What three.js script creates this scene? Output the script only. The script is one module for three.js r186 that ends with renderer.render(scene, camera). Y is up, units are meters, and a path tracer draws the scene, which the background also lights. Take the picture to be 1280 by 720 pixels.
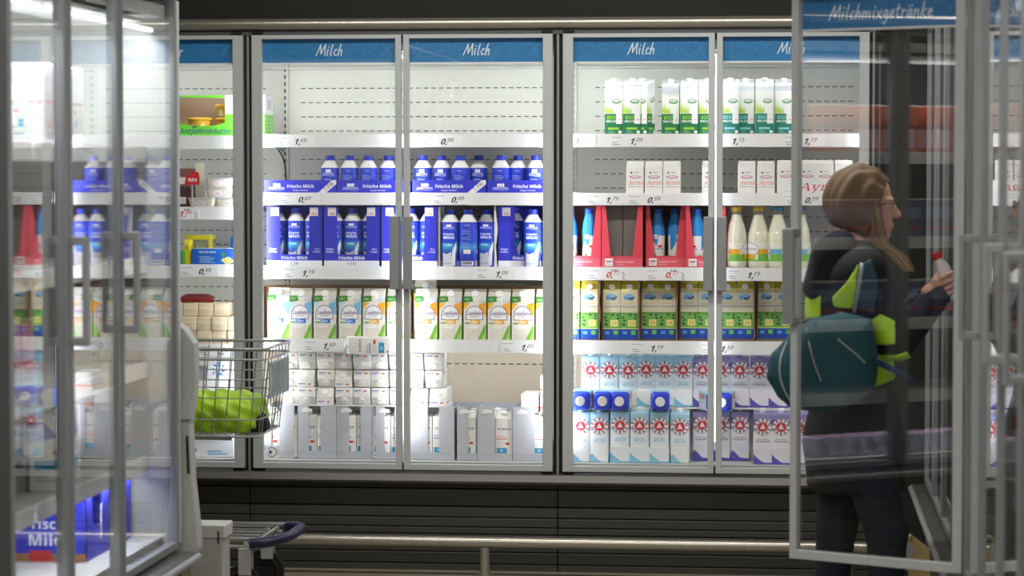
import * as THREE from 'three';
import { mergeGeometries, toCreasedNormals } from 'three/addons/utils/BufferGeometryUtils.js';
import { RoundedBoxGeometry } from 'three/addons/geometries/RoundedBoxGeometry.js';
import { RectAreaLightUniformsLib } from 'three/addons/lights/RectAreaLightUniformsLib.js';

// ---------------------------------------------------------------- camera, light levels, exposure
RectAreaLightUniformsLib.init();
const scene = new THREE.Scene();
scene.background = new THREE.Color(0x000000);
const F = 3300, CAM = new THREE.Vector3(0, 1.69, 11);
const camera = new THREE.PerspectiveCamera(2 * Math.atan(360 / F) * 180 / Math.PI, 1280 / 720, 0.05, 60);
camera.position.copy(CAM);
camera.rotation.order = 'YXZ';
camera.rotation.set(-Math.atan(148 / F), Math.atan(350 / F), 0);
camera.focus = 11.1;
camera.userData.fStop = 3.0;
camera.updateMatrixWorld(true);
const renderer = new THREE.WebGLRenderer({ antialias: true });
renderer.toneMapping = THREE.LinearToneMapping;
renderer.toneMappingExposure = 1.0;
renderer.shadowMap.enabled = true;
const L = { ceiling: 34, canopy: 22, mullion: 68, addedCentre: 34, deck: 34, side: 170, sideDark: 150, addedSideDeck: 60, addedSideDeckDark: 60, sideDim: 5 };   // radiance of the lamps

// where a picture column / row lies on the plane z (used to take measurements off the photograph)
function P(px, py, z) {
  const v = new THREE.Vector3((px - 640) / F, -(py - 360) / F, -1).applyEuler(camera.rotation);
  return CAM.clone().addScaledVector(v, (z - CAM.z) / v.z);
}
const fx = (px, z = 0) => P(px, 300, z).x, fy = (py, z = 0, px = 640) => P(px, py, z).y;

// ---------------------------------------------------------------- small tools
let seed = 7;
const rnd = () => { seed = (seed * 1664525 + 1013904223) >>> 0; return seed / 4294967296; };
const rr = (a, b) => a + (b - a) * rnd();
const used = {};
function numbered(n) { const k = used[n] = (used[n] ?? -1) + 1; return k ? n + '_' + String(k).padStart(3, '0') : n; }
const ORD = ['first', 'second', 'third', 'fourth', 'fifth', 'sixth', 'seventh', 'eighth', 'ninth', 'tenth', 'eleventh', 'twelfth', 'thirteenth', 'fourteenth', 'fifteenth', 'sixteenth'];
function shade(o) { o.traverse((c) => { if (c.isMesh) { c.castShadow = true; c.receiveShadow = true; } }); return o; }
function tag(o, label, category, group) { o.userData.label = label; o.userData.category = category; if (group) o.userData.group = group; return o; }
function thing(name, label, category, pos = [0, 0, 0], ry = 0, group) {
  const g = new THREE.Group(); g.name = numbered(name); g.position.set(...pos); g.rotation.y = ry; scene.add(g);
  return tag(g, label, category, group);
}
function part(parent, name, geo, mat, pos, rot) {
  const m = new THREE.Mesh(geo, mat); m.name = name;
  if (pos) m.position.set(...pos); if (rot) m.rotation.set(...rot);
  m.castShadow = m.receiveShadow = true; parent.add(m); return m;
}
function struct(name, geo, mat, pos, rot) {
  const m = part(scene, name, geo, mat, pos, rot); m.userData.kind = 'structure'; return m;
}
const box = (w, h, d, x = 0, y = 0, z = 0) => new THREE.BoxGeometry(w, h, d).translate(x, y, z);
const rbox = (w, h, d, r = 0.004, x = 0, y = 0, z = 0) => new RoundedBoxGeometry(w, h, d, 2, r).translate(x, y, z);
const span = (x0, x1, y0, y1, z0, z1) => box(x1 - x0, y1 - y0, z1 - z0, (x0 + x1) / 2, (y0 + y1) / 2, (z0 + z1) / 2);
function rod(a, b, r, n = 8) {
  const A = new THREE.Vector3(...a), B = new THREE.Vector3(...b), d = B.clone().sub(A), l = d.length();
  const g = new THREE.CylinderGeometry(r, r, l, n);
  g.applyQuaternion(new THREE.Quaternion().setFromUnitVectors(new THREE.Vector3(0, 1, 0), d.normalize()));
  return g.translate((A.x + B.x) / 2, (A.y + B.y) / 2, (A.z + B.z) / 2);
}
const tube = (pts, r, n = 40, k = 10, closed = false) => new THREE.TubeGeometry(new THREE.CatmullRomCurve3(pts.map((p) => new THREE.Vector3(...p)), closed), n, r, k, closed);
const merge = (l) => mergeGeometries(l.map((g) => { const h = g.index ? g.toNonIndexed() : g.clone(); for (const k of Object.keys(h.attributes)) if (!['position', 'normal', 'uv'].includes(k)) h.deleteAttribute(k); return h; }), false);
function outline(pts, depth, bevel = 0) {            // a polygon (maybe with holes) extruded along +z
  const mk = (p, C) => { const s = new C(); p.forEach(([x, y], i) => i ? s.lineTo(x, y) : s.moveTo(x, y)); return s; };
  const s = mk(pts[0], THREE.Shape);
  for (const h of pts.slice(1)) s.holes.push(mk(h, THREE.Path));
  return new THREE.ExtrudeGeometry(s, { depth, bevelEnabled: bevel > 0, bevelSize: bevel, bevelThickness: bevel, bevelSegments: 1, curveSegments: 10 });
}
const rectPts = (x0, x1, y0, y1) => [[x0, y0], [x1, y0], [x1, y1], [x0, y1]];
// front view uv over the given rectangle (for printed panels)
function frontUV(g, x0, x1, y0, y1) {
  const p = g.attributes.position, uv = new Float32Array(p.count * 2);
  for (let i = 0; i < p.count; i++) { uv[2 * i] = (p.getX(i) - x0) / (x1 - x0); uv[2 * i + 1] = (p.getY(i) - y0) / (y1 - y0); }
  g.setAttribute('uv', new THREE.BufferAttribute(uv, 2)); return g;
}
// packs: rings [y, halfWidth, halfDepth, cornerRadius] joined; front and back carry u 0..0.5, the sides u 0.5..1
function pack(rings, n = 3, crease = 0.5, round = false) {
  const pos = [], uv = [], H = rings[rings.length - 1][0], y0 = rings[0][0];
  const W = Math.max(...rings.map((r) => r[1])), D = Math.max(...rings.map((r) => r[2]));
  const contour = ([y, w, d, r]) => {
    const out = []; r = Math.min(r, w, d);
    for (const [cx, cz, a0] of [[w - r, d - r, 0], [-(w - r), d - r, 1], [-(w - r), -(d - r), 2], [w - r, -(d - r), 3]]) for (let i = 0; i <= n; i++) {
      const a = (a0 + i / n) * Math.PI / 2; out.push([cx + r * Math.cos(a), y, cz + r * Math.sin(a)]);
    }
    return out;
  };
  const C = rings.map(contour), N = C[0].length;
  const uvOf = (p, side) => [side ? 0.5 + 0.5 * ((p[0] > 0 ? -1 : 1) * p[2] / (2 * D) + 0.5) : 0.5 * ((p[2] < 0 ? -1 : 1) * p[0] / (2 * W) + 0.5), (p[1] - y0) / (H - y0)];
  const tri = (a, b, c, side) => { for (const p of [a, b, c]) { pos.push(...p); uv.push(...uvOf(p, side)); } };
  for (let k = 0; k + 1 < C.length; k++) for (let i = 0; i < N; i++) {
    const j = (i + 1) % N, a = C[k][i], b = C[k][j], c = C[k + 1][j], d = C[k + 1][i];
    const q = Math.floor(i / (n + 1)), t = i % (n + 1);
    const side = t === n ? q % 2 === 1 : round ? false : (q % 2 === 0 ? t < n / 2 : t >= n / 2);
    tri(a, c, b, side); tri(a, d, c, side);
  }
  for (let i = 1; i + 1 < N; i++) {
    tri(C[0][0], C[0][i], C[0][i + 1], true);
    const T = C[C.length - 1]; tri(T[0], T[i + 1], T[i], false);
  }
  const g = new THREE.BufferGeometry();
  g.setAttribute('position', new THREE.Float32BufferAttribute(pos, 3)); g.setAttribute('uv', new THREE.Float32BufferAttribute(uv, 2));
  return toCreasedNormals(g, crease);
}
// surface nets over a distance field
function nets(f, lo, hi, cell) {
  const nx = Math.ceil((hi[0] - lo[0]) / cell) + 1, ny = Math.ceil((hi[1] - lo[1]) / cell) + 1, nz = Math.ceil((hi[2] - lo[2]) / cell) + 1;
  const v = new Float32Array(nx * ny * nz), id = (x, y, z) => x + nx * (y + ny * z);
  for (let z = 0; z < nz; z++) for (let y = 0; y < ny; y++) for (let x = 0; x < nx; x++) v[id(x, y, z)] = f(lo[0] + x * cell, lo[1] + y * cell, lo[2] + z * cell);
  const at = new Int32Array(nx * ny * nz).fill(-1), pos = [], idx = [];
  for (let z = 0; z + 1 < nz; z++) for (let y = 0; y + 1 < ny; y++) for (let x = 0; x + 1 < nx; x++) {
    let s = [0, 0, 0], n = 0;
    const c = []; for (let k = 0; k < 8; k++) c.push(v[id(x + (k & 1), y + (k >> 1 & 1), z + (k >> 2))]);
    for (let k = 0; k < 8; k++) for (const b of [1, 2, 4]) if (!(k & b) && (c[k] < 0) !== (c[k | b] < 0)) {
      const t = c[k] / (c[k] - c[k | b]); n++;
      s[0] += (k & 1) + (b === 1 ? t : 0); s[1] += (k >> 1 & 1) + (b === 2 ? t : 0); s[2] += (k >> 2) + (b === 4 ? t : 0);
    }
    if (n) { at[id(x, y, z)] = pos.length / 3; pos.push(lo[0] + (x + s[0] / n) * cell, lo[1] + (y + s[1] / n) * cell, lo[2] + (z + s[2] / n) * cell); }
  }
  const quad = (a, b, c, d, flip) => { if (a < 0 || b < 0 || c < 0 || d < 0) return; flip ? idx.push(a, c, b, a, d, c) : idx.push(a, b, c, a, c, d); };
  for (let z = 1; z + 1 < nz; z++) for (let y = 1; y + 1 < ny; y++) for (let x = 1; x + 1 < nx; x++) {
    const o = v[id(x, y, z)] < 0;
    if (o !== (v[id(x + 1, y, z)] < 0)) quad(at[id(x, y - 1, z - 1)], at[id(x, y, z - 1)], at[id(x, y, z)], at[id(x, y - 1, z)], !o);
    if (o !== (v[id(x, y + 1, z)] < 0)) quad(at[id(x - 1, y, z - 1)], at[id(x - 1, y, z)], at[id(x, y, z)], at[id(x, y, z - 1)], !o);
    if (o !== (v[id(x, y, z + 1)] < 0)) quad(at[id(x - 1, y - 1, z)], at[id(x, y - 1, z)], at[id(x, y, z)], at[id(x - 1, y, z)], !o);
  }
  const g = new THREE.BufferGeometry();
  g.setAttribute('position', new THREE.Float32BufferAttribute(pos, 3)); g.setIndex(idx); g.computeVertexNormals();
  g.setAttribute('uv', new THREE.Float32BufferAttribute(new Float32Array(pos.length / 3 * 2), 2));
  return g;
}
const smin = (a, b, k) => { const h = Math.max(k - Math.abs(a - b), 0) / k; return Math.min(a, b) - h * h * k / 4; };
const cap = (x, y, z, a, b, ra, rb) => {            // tapered capsule
  const dx = b[0] - a[0], dy = b[1] - a[1], dz = b[2] - a[2], l2 = dx * dx + dy * dy + dz * dz || 1e-9;
  const t = Math.min(1, Math.max(0, ((x - a[0]) * dx + (y - a[1]) * dy + (z - a[2]) * dz) / l2));
  return Math.hypot(x - a[0] - t * dx, y - a[1] - t * dy, z - a[2] - t * dz) - (ra + (rb - ra) * t);
};
const ell = (x, y, z, c, r) => { const q = Math.hypot((x - c[0]) / r[0], (y - c[1]) / r[1], (z - c[2]) / r[2]); return (q - 1) * Math.min(...r); };

// ---------------------------------------------------------------- materials
const std = (color, roughness = 0.6, metalness = 0, o = {}) => new THREE.MeshStandardMaterial({ color, roughness, metalness, ...o });
const M = {
  alu: std(0xc0c4c6, 0.45, 0.15), aluMid: std(0x83878a, 0.45, 0.15), aluDark: std(0x55585a, 0.45, 0.3), aluGrey: std(0x94979a, 0.42, 0.2), steel: std(0xb2ada2, 0.3, 0.7), steelCool: std(0xb9bcc0, 0.3, 0.8),
  black: std(0x0e0f10, 0.7), rubber: std(0x161616, 0.8), kick: std(0x3d3d37, 0.55, 0.1), fascia: std(0x171815, 0.75), sill: std(0x5d5b5a, 0.4, 0.35),
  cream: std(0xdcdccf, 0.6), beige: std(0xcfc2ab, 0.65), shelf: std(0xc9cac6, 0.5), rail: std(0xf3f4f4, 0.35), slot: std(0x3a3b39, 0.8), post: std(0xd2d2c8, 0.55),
  glass: new THREE.MeshPhysicalMaterial({ color: 0xffffff, roughness: 0, transmission: 1, thickness: 0, ior: 1.5 }),
  white: std(0xf1f0ec, 0.5), capWhite: std(0xf6f6f4, 0.4), capBlue: std(0x2638b8, 0.4), cardboard: std(0x8a6b4c, 0.9), cardGrey: std(0xb9bcc4, 0.75), cardWhite: std(0xe6e6e6, 0.7), innerGrey: std(0x7f7c76, 0.85),
  red: std(0xd3303c, 0.55), plasticGrey: std(0xaeb0ae, 0.5), dark: std(0x202124, 0.7), wire: std(0xb8bbbd, 0.3, 0.8), bumper: std(0x13133e, 0.45),
  led: new THREE.MeshStandardMaterial({ color: 0xffffff, emissive: 0xffffff, emissiveIntensity: 1.6 }),
  lamp: new THREE.MeshStandardMaterial({ color: 0xffffff, emissive: 0xfaf6ee, emissiveIntensity: 10 }),
};

// ---------------------------------------------------------------- printed surfaces
function canvas(w, h, draw) {
  const c = document.createElement('canvas'); c.width = w; c.height = h; const g = c.getContext('2d'); draw(g, w, h);
  const t = new THREE.CanvasTexture(c); t.colorSpace = THREE.SRGBColorSpace; t.anisotropy = 8; return t;
}
const printed = (w, h, draw, rough = 0.5) => new THREE.MeshStandardMaterial({ map: canvas(w, h, draw), roughness: rough });
function R(g, c, x, y, w, h) { g.fillStyle = c; g.fillRect(x, y, w, h); }
function O(g, c, x, y, rx, ry, stroke) { g.beginPath(); g.ellipse(x, y, rx, ry, 0, 0, 7); if (stroke) { g.lineWidth = stroke; g.strokeStyle = c; g.stroke(); } else { g.fillStyle = c; g.fill(); } }
function poly(g, c, pts) { g.fillStyle = c; g.beginPath(); pts.forEach(([x, y], i) => i ? g.lineTo(x, y) : g.moveTo(x, y)); g.closePath(); g.fill(); }
function T(g, s, x, y, size, c, { f = 'sans-serif', style = 'bold', align = 'center', rot = 0, skew = 0, w } = {}) {
  g.save(); g.translate(x, y); g.rotate(rot); g.transform(1, 0, skew, 1, 0, 0); g.font = `${style} ${size}px ${f}`; g.textAlign = align; g.textBaseline = 'middle'; g.fillStyle = c; g.fillText(s, 0, 0, w); g.restore();
}
function lines(g, c, x, y, w, n, step, h = 2) { for (let i = 0; i < n; i++) R(g, c, x + (i * 7 % 5), y + i * step, w * (0.7 + 0.3 * ((i * 37 % 10) / 10)), h); }
function ringText(g, s, cx, cy, r, size, c, from, to) {
  [...s].forEach((ch, i) => { const a = from + (to - from) * (s.length > 1 ? i / (s.length - 1) : 0.5), out = Math.sin(a) < 0; T(g, ch, cx + r * Math.cos(a), cy + r * Math.sin(a), size, c, { rot: out ? a + Math.PI / 2 : a - Math.PI / 2 }); });
}
function brandEmblem(g, x, y, s, c = '#fff') {          // small crest of three ornaments over a word and a wave
  for (let i = -1; i <= 1; i++) { O(g, c, x + i * s * 0.62, y - s * 0.25, s * 0.3, s * 0.36); O(g, c, x + i * s * 0.62, y + s * 0.1, s * 0.3, s * 0.2); }
  T(g, 'Weihenstephan', x, y + s * 0.55, s * 0.48, c, { f: 'serif' });
  g.strokeStyle = c; g.lineWidth = s * 0.1; g.beginPath(); g.moveTo(x - s * 2.1, y + s * 1.0); g.bezierCurveTo(x - s, y + s * 0.7, x + s * 0.4, y + s * 1.35, x + s * 2, y + s * 0.95); g.stroke();
}
const A = {};                                        // artwork; each canvas: front in the left half, side in the right half
A.arla = (teal) => (g, w, h) => {
  const f = w / 2, dg = teal ? '#1f8270' : '#1f7a4c', li = teal ? '#8fd6e0' : '#9bd23c';
  R(g, '#f7f8f4', 0, 0, w, h); R(g, '#e8eef2', 0, h * 0.06, w, h * 0.08);
  for (const o of [0, f]) {
    for (let i = 0; i < 16; i++) poly(g, ['#a9d536', '#c8e45a', '#86c22a', '#dcec8c'][i % 4], [[o + i * f * 0.03, h * 0.575], [o + i * f * 0.03 + f * 0.05, h * 0.575], [o + f * (0.03 + i * 0.031), h * (0.25 + 0.16 * Math.abs(Math.sin(i * 2.3)) + i * 0.007)]]);
    R(g, dg, o, h * 0.585, f * 0.64, h * 0.42); R(g, dg, o, h * 0.785, f, h * 0.3);
    O(g, '#2f8a3c', o + f * 0.66, h * 0.34, f * 0.25, h * 0.045); O(g, '#fff', o + f * 0.66, h * 0.333, f * 0.19, h * 0.028); T(g, 'Arla', o + f * 0.66, h * 0.335, h * 0.042, '#2c7a36', { style: 'bold italic' });
    T(g, 'BIO', o + f * 0.37, h * 0.66, h * 0.1, li, { w: f * 0.5 }); T(g, 'MILCH', o + f * 0.37, h * 0.735, h * 0.055, '#fff');
    R(g, li, o + f * 0.2, h * 0.855, f * 0.6, h * 0.042); lines(g, '#cfe8d8', o + f * 0.2, h * 0.925, f * 0.4, 2, h * 0.03, 3);
    O(g, '#f4f4f0', o + f * 0.86, h * 0.945, f * 0.1, h * 0.03); R(g, '#e05050', o + f * 0.78, h * 0.7, f * 0.14, h * 0.01);
  }
};
A.ayran = (g, w, h) => {
  const f = w / 2; R(g, '#f4f2ee', 0, 0, w, h);
  for (const o of [0, f]) {
    O(g, '#33363c', o + f * 0.3, h * 0.36, f * 0.06, h * 0.025); T(g, 'Yayla', o + f * 0.58, h * 0.35, h * 0.06, '#444a52', { style: 'italic' });
    O(g, '#b37f96', o + f * 0.52, h * 0.49, f * 0.33, h * 0.05); O(g, '#f0d9e2', o + f * 0.52, h * 0.485, f * 0.26, h * 0.032);
    T(g, 'Ayran', o + f * 0.54, h * 0.66, h * 0.17, '#dd4440', { f: 'serif', style: 'italic', w: f * 0.85 }); R(g, '#9a9c9e', o + f * 0.12, h * 0.78, f * 0.8, h * 0.016);
  }
};
A.frische = (back, w3 = 0) => (g, w, h) => {
  const f = w / 2, gr = g.createLinearGradient(0, 0, 0, h); gr.addColorStop(0, '#2737c4'); gr.addColorStop(0.5, '#2148d2'); gr.addColorStop(0.62, '#3f9fd4'); gr.addColorStop(0.72, '#2a49c8'); gr.addColorStop(1, '#2436b6');
  g.fillStyle = gr; g.fillRect(0, 0, w, h);
  for (const o of [0, f]) {
    R(g, '#f2f2ee', o, 0, f, h * 0.135); poly(g, '#f2f2ee', [[o, h * 0.1], [o + f, h * 0.1], [o + f, h * 0.14], [o, h * 0.14]]);
    if (back || o) {
      T(g, 'Frische', o + f * 0.5, h * 0.2, h * 0.034, '#c9d2f4'); lines(g, '#aab8ee', o + f * 0.18, h * 0.29, f * 0.6, 8, h * 0.026, 3); O(g, '#1a2a90', o + f * 0.4, h * 0.4, f * 0.2, h * 0.02);
      lines(g, '#aab8ee', o + f * 0.18, h * 0.53, f * 0.6, 5, h * 0.024, 3); R(g, '#f5eff0', o + f * 0.28, h * 0.66, f * 0.42, h * 0.085); R(g, '#e9e9ee', o + f * 0.14, h * 0.88, f * 0.72, h * 0.09);
      for (let i = 0; i < 16; i++) R(g, '#333', o + f * (0.24 + i * 0.034), h * 0.895, 2 + (i * 5 % 3), h * 0.05);
      poly(g, '#e8ecf2', [[o, h], [o, h * 0.6], [o + f * 0.1, h * 0.68], [o + f * 0.06, h]]);
    } else {
      brandEmblem(g, o + f * 0.48, h * 0.215, f * 0.17); T(g, 'Frische', o + f * 0.46, h * 0.37, h * 0.055, '#fff', { w: f * 0.72 }); T(g, 'Milch', o + f * 0.48, h * 0.435, h * 0.075, '#fff', { w: f * 0.72 });
      R(g, '#57b4d8', o + f * 0.1, h * 0.545, f * 0.62, h * 0.06); T(g, w3 ? '3,5%' : '1,5%', o + f * 0.42, h * 0.576, h * 0.05, '#e8f6ff');
      poly(g, '#d9dde2', [[o + f * 0.12, h], [o + f * 0.12, h * 0.72], [o + f * 0.35, h * 0.75], [o + f * 0.6, h * 0.71], [o + f * 0.72, h]]);
      poly(g, '#f4f5f6', [[o + f * 0.62, h * 0.97], [o + f * 0.66, h * 0.7], [o + f * 0.92, h * 0.5], [o + f * 0.96, h * 0.56], [o + f * 0.86, h * 0.74], [o + f * 0.84, h * 0.97]]);
      T(g, 'länger haltbar', o + f * 0.42, h * 0.93, h * 0.026, '#7a86b8', { w: f * 0.5 });
    }
  }
};
A.land = (orange) => (g, w, h) => {
  const f = w / 2; R(g, '#ece8dc', 0, 0, w, h);
  for (const o of [0, f]) {
    R(g, '#d9d6c8', o, 0, f, h * 0.15); poly(g, '#468a36', [[o, h * 0.14], [o + f * 0.38, h * 0.14], [o + f * 0.42, h * 0.24], [o, h * 0.27]]); R(g, '#cfd6d8', o + f * 0.68, h * 0.14, f * 0.3, h * 0.13); T(g, 'Alpen', o + f * 0.17, h * 0.2, h * 0.03, '#dcefd0');
    poly(g, orange ? '#f0b93c' : '#bfe0ee', [[o, h * 0.27], [o + f * 0.3, h * 0.27], [o, h * 0.42]]); poly(g, orange ? '#f2a92c' : '#7fc0e4', [[o + f * 0.66, h * 0.3], [o + f, h * 0.25], [o + f, h * 0.52], [o + f * 0.86, h * 0.5]]);
    g.beginPath(); g.arc(o + f * 0.48, h * 0.5, f * 0.38, Math.PI, 0); g.lineTo(o + f * 0.86, h * 0.6); g.lineTo(o + f * 0.1, h * 0.6); g.closePath(); g.fillStyle = '#f4f3f4'; g.fill(); g.lineWidth = 6; g.strokeStyle = '#6f688f'; g.stroke();
    T(g, 'Landliebe', o + f * 0.48, h * 0.475, h * 0.1, '#4a487e', { f: 'serif', style: 'bold italic', w: f * 0.68 }); g.strokeStyle = '#c0506a'; g.lineWidth = 2; g.beginPath(); g.arc(o + f * 0.48, h * 0.66, f * 0.42, -2.1, -1.05); g.stroke(); R(g, '#b9b6cc', o + f * 0.3, h * 0.53, f * 0.36, h * 0.016);
    R(g, orange ? '#efa73c' : '#2f66c4', o + f * 0.3, h * 0.6, f * 0.44, h * 0.085); R(g, orange ? '#f6c878' : '#7fb4ea', o + f * 0.3, h * 0.6, f * 0.2, h * 0.085); T(g, orange ? '3,8%' : '1,5%', o + f * 0.52, h * 0.645, h * 0.05, '#fff');
    R(g, '#79b26a', o + f * 0.06, h * 0.65, f * 0.22, h * 0.035);
    poly(g, '#e2ddcf', [[o + f * 0.1, h], [o + f * 0.12, h * 0.74], [o + f * 0.75, h * 0.72], [o + f * 0.72, h]]); O(g, '#f3efe6', o + f * 0.42, h * 0.75, f * 0.26, h * 0.03);
    poly(g, '#76b53e', [[o + f * 0.62, h], [o + f * 0.88, h * 0.74], [o + f, h * 0.68], [o + f, h]]); poly(g, '#a9d268', [[o + f * 0.78, h], [o + f * 0.97, h * 0.8], [o + f, h]]); lines(g, '#b5b0a4', o + f * 0.06, h * 0.955, f * 0.3, 1, 5, 3);
  }
};
A.hmilk = (red) => (g, w, h) => {
  const f = w / 2; R(g, '#f1efea', 0, 0, w, h);
  for (const o of [0, f]) {
    R(g, red ? '#d84a3a' : '#3a4a98', o + f * 0.06, h * 0.5, f * 0.6, h * 0.02); lines(g, red ? '#e88a78' : '#6a78b8', o + f * 0.06, h * 0.43, f * 0.6, 2, h * 0.03, 4); lines(g, '#c9c7cc', o + f * 0.1, h * 0.56, f * 0.5, 4, h * 0.03, 3);
    O(g, '#da4038', o + f * 0.72, h * 0.62, f * 0.14, h * 0.03); R(g, '#2d9ccc', o + f * 0.08, h * 0.72, f * 0.6, h * 0.13); T(g, 'H', o + f * 0.36, h * 0.785, h * 0.1, '#d8f0fa'); T(g, 'H-Milch', o + f * 0.5, h * 0.27, h * 0.075, '#44568a', { style: 'bold italic', w: f * 0.8 }); O(g, '#d8413a', o + f * 0.16, h * 0.93, f * 0.08, h * 0.02);
  }
};
A.hend = (flip) => (g, w, h) => {                    // long side of a lying pack as seen at its slanted end
  R(g, '#f0eee9', 0, 0, w, h); const y = flip ? h * 0.78 : h * 0.12;
  for (const o of [0, w / 2]) { const f = w / 2; R(g, '#4a5aa8', o + f * 0.06, y, f * 0.42, h * 0.05); lines(g, '#8fa0d0', o + f * 0.06, y + h * 0.07, f * 0.36, 2, h * 0.05, 4); O(g, '#d8554c', o + f * 0.72, y + h * 0.05, f * 0.1, h * 0.045); }
};
A.baren = (purple) => (g, w, h) => {
  const f = w / 2; R(g, purple ? '#efeef4' : '#e9f2f6', 0, 0, w, h);
  for (const o of [0, f]) {
    const c2 = purple ? '#5a55b0' : '#8cc8e2'; R(g, purple ? '#8e8cc0' : '#a9d6ea', o, 0, f, h * 0.12); poly(g, c2, [[o, h * 0.1], [o + f * 0.28, h * 0.14], [o + f * 0.1, h * 0.34], [o, h * 0.36]]); poly(g, c2, [[o + f, h * 0.12], [o + f * 0.85, h * 0.14], [o + f, h * 0.24]]);
    O(g, '#f4f2f2', o + f * 0.5, h * 0.27, f * 0.48, f * 0.48); O(g, '#c03048', o + f * 0.5, h * 0.27, f * 0.48, f * 0.48, 3); O(g, '#c8203a', o + f * 0.5, h * 0.27, f * 0.27, f * 0.27); poly(g, '#f1e6dc', [[o + f * 0.5, h * 0.2], [o + f * 0.66, h * 0.31], [o + f * 0.34, h * 0.31]]); 
    ringText(g, 'BÄREN', o + f * 0.5, h * 0.27, f * 0.375, f * 0.25, '#2a2048', Math.PI * 1.12, Math.PI * 1.88); ringText(g, 'MARKE', o + f * 0.5, h * 0.27, f * 0.375, f * 0.25, '#2a2048', Math.PI * 0.88, Math.PI * 0.12);
    if (purple) { T(g, 'Die haltbare', o + f * 0.5, h * 0.515, h * 0.035, '#8a90a8', { w: f * 0.7 }); T(g, 'Vollmilch', o + f * 0.5, h * 0.56, h * 0.055, '#5a5e86', { f: 'serif' }); lines(g, '#d6d6e2', o + f * 0.2, h * 0.66, f * 0.6, 5, h * 0.035, 3); poly(g, '#5048b8', [[o, h], [o, h * 0.84], [o + f * 0.12, h * 0.78], [o + f * 0.5, h * 0.93], [o + f, h * 0.95], [o + f, h]]); }
    else { T(g, 'Alpenfrische', o + f * 0.5, h * 0.52, h * 0.03, '#9cc0d4', { w: f * 0.7 }); T(g, 'MILCH', o + f * 0.5, h * 0.565, h * 0.06, '#86bcd6', { f: 'serif', w: f * 0.7 }); R(g, '#f4f6f6', o + f * 0.1, h * 0.66, f * 0.8, h * 0.3); poly(g, '#8ccbe4', [[o, h], [o, h * 0.86], [o + f * 0.1, h * 0.82], [o + f * 0.45, h * 0.95], [o + f * 0.6, h]]); }
  }
};
A.ncar = (g, w, h) => {
  const f = w / 2; R(g, '#d6cfb2', 0, 0, w, h);
  for (const o of [0, f]) {
    R(g, '#cdbf40', o, 0, f, h * 0.13); R(g, '#efe69a', o, h * 0.13, f, h * 0.04); O(g, '#86b4dc', o + f * 0.48, h * 0.275, f * 0.32, h * 0.06); O(g, '#6d9fd0', o + f * 0.34, h * 0.295, f * 0.16, h * 0.04); R(g, '#d6cfb2', o, h * 0.315, f, h * 0.05);
    R(g, '#23252b', o + f * 0.46, h * 0.28, f * 0.24, h * 0.02); for (const x of [0.48, 0.56, 0.65]) R(g, '#23252b', o + f * x, h * 0.29, f * 0.04, h * 0.035); O(g, '#23252b', o + f * 0.74, h * 0.275, f * 0.05, h * 0.014); R(g, '#9a9678', o + f * 0.2, h * 0.38, f * 0.6, h * 0.006); T(g, 'Frische Bauernmilch', o + f * 0.5, h * 0.43, h * 0.033, '#3a5c9c', { w: f * 0.9 });
    R(g, '#6fae50', o, h * 0.53, f, h * 0.27); R(g, '#5e9a40', o, h * 0.53, f, h * 0.03); for (const [x, y] of [[0.12, 0.62], [0.2, 0.67], [0.14, 0.73], [0.55, 0.57], [0.85, 0.58], [0.86, 0.63], [0.2, 0.74]]) O(g, '#2f4438', o + f * x, h * y, f * 0.07, h * 0.018); R(g, '#e4e08a', o + f * 0.42, h * 0.655, f * 0.44, h * 0.11); T(g, '3,8', o + f * 0.64, h * 0.71, h * 0.06, '#d8883c'); R(g, '#d9e070', o, h * 0.795, f, h * 0.015);
    R(g, '#1448ae', o, h * 0.81, f, h * 0.19); R(g, '#6cc04a', o + f * 0.6, h * 0.835, f * 0.26, h * 0.07); R(g, '#5f9fd8', o + f * 0.12, h * 0.85, f * 0.26, h * 0.05);
  }
};
A.pet = (g, w, h) => {
  const f = w / 2; R(g, '#f0eee8', 0, 0, w, h);
  for (const o of [0, f]) {
    R(g, '#2f8ed8', o, 0, f, h * 0.42); poly(g, '#2f8ed8', [[o, h * 0.4], [o + f * 0.6, h * 0.4], [o + f * 0.45, h * 0.62], [o + f * 0.2, h * 0.52], [o, h * 0.72]]); R(g, '#f4f4f4', o + f * 0.2, h * 0.4, f * 0.3, h * 0.08); T(g, '3,8', o + f * 0.35, h * 0.44, h * 0.05, '#2f5ea8');
    O(g, '#d8303c', o + f * 0.66, h * 0.62, f * 0.16, h * 0.025); T(g, 'MILCH', o + f * 0.66, h * 0.67, h * 0.045, '#34509c'); R(g, '#86c24c', o, h * 0.83, f, h * 0.17); poly(g, '#6aae3c', [[o, h * 0.88], [o + f * 0.3, h * 0.74], [o + f * 0.5, h * 0.86], [o + f, h * 0.78], [o + f, h], [o, h]]);
  }
};
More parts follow.
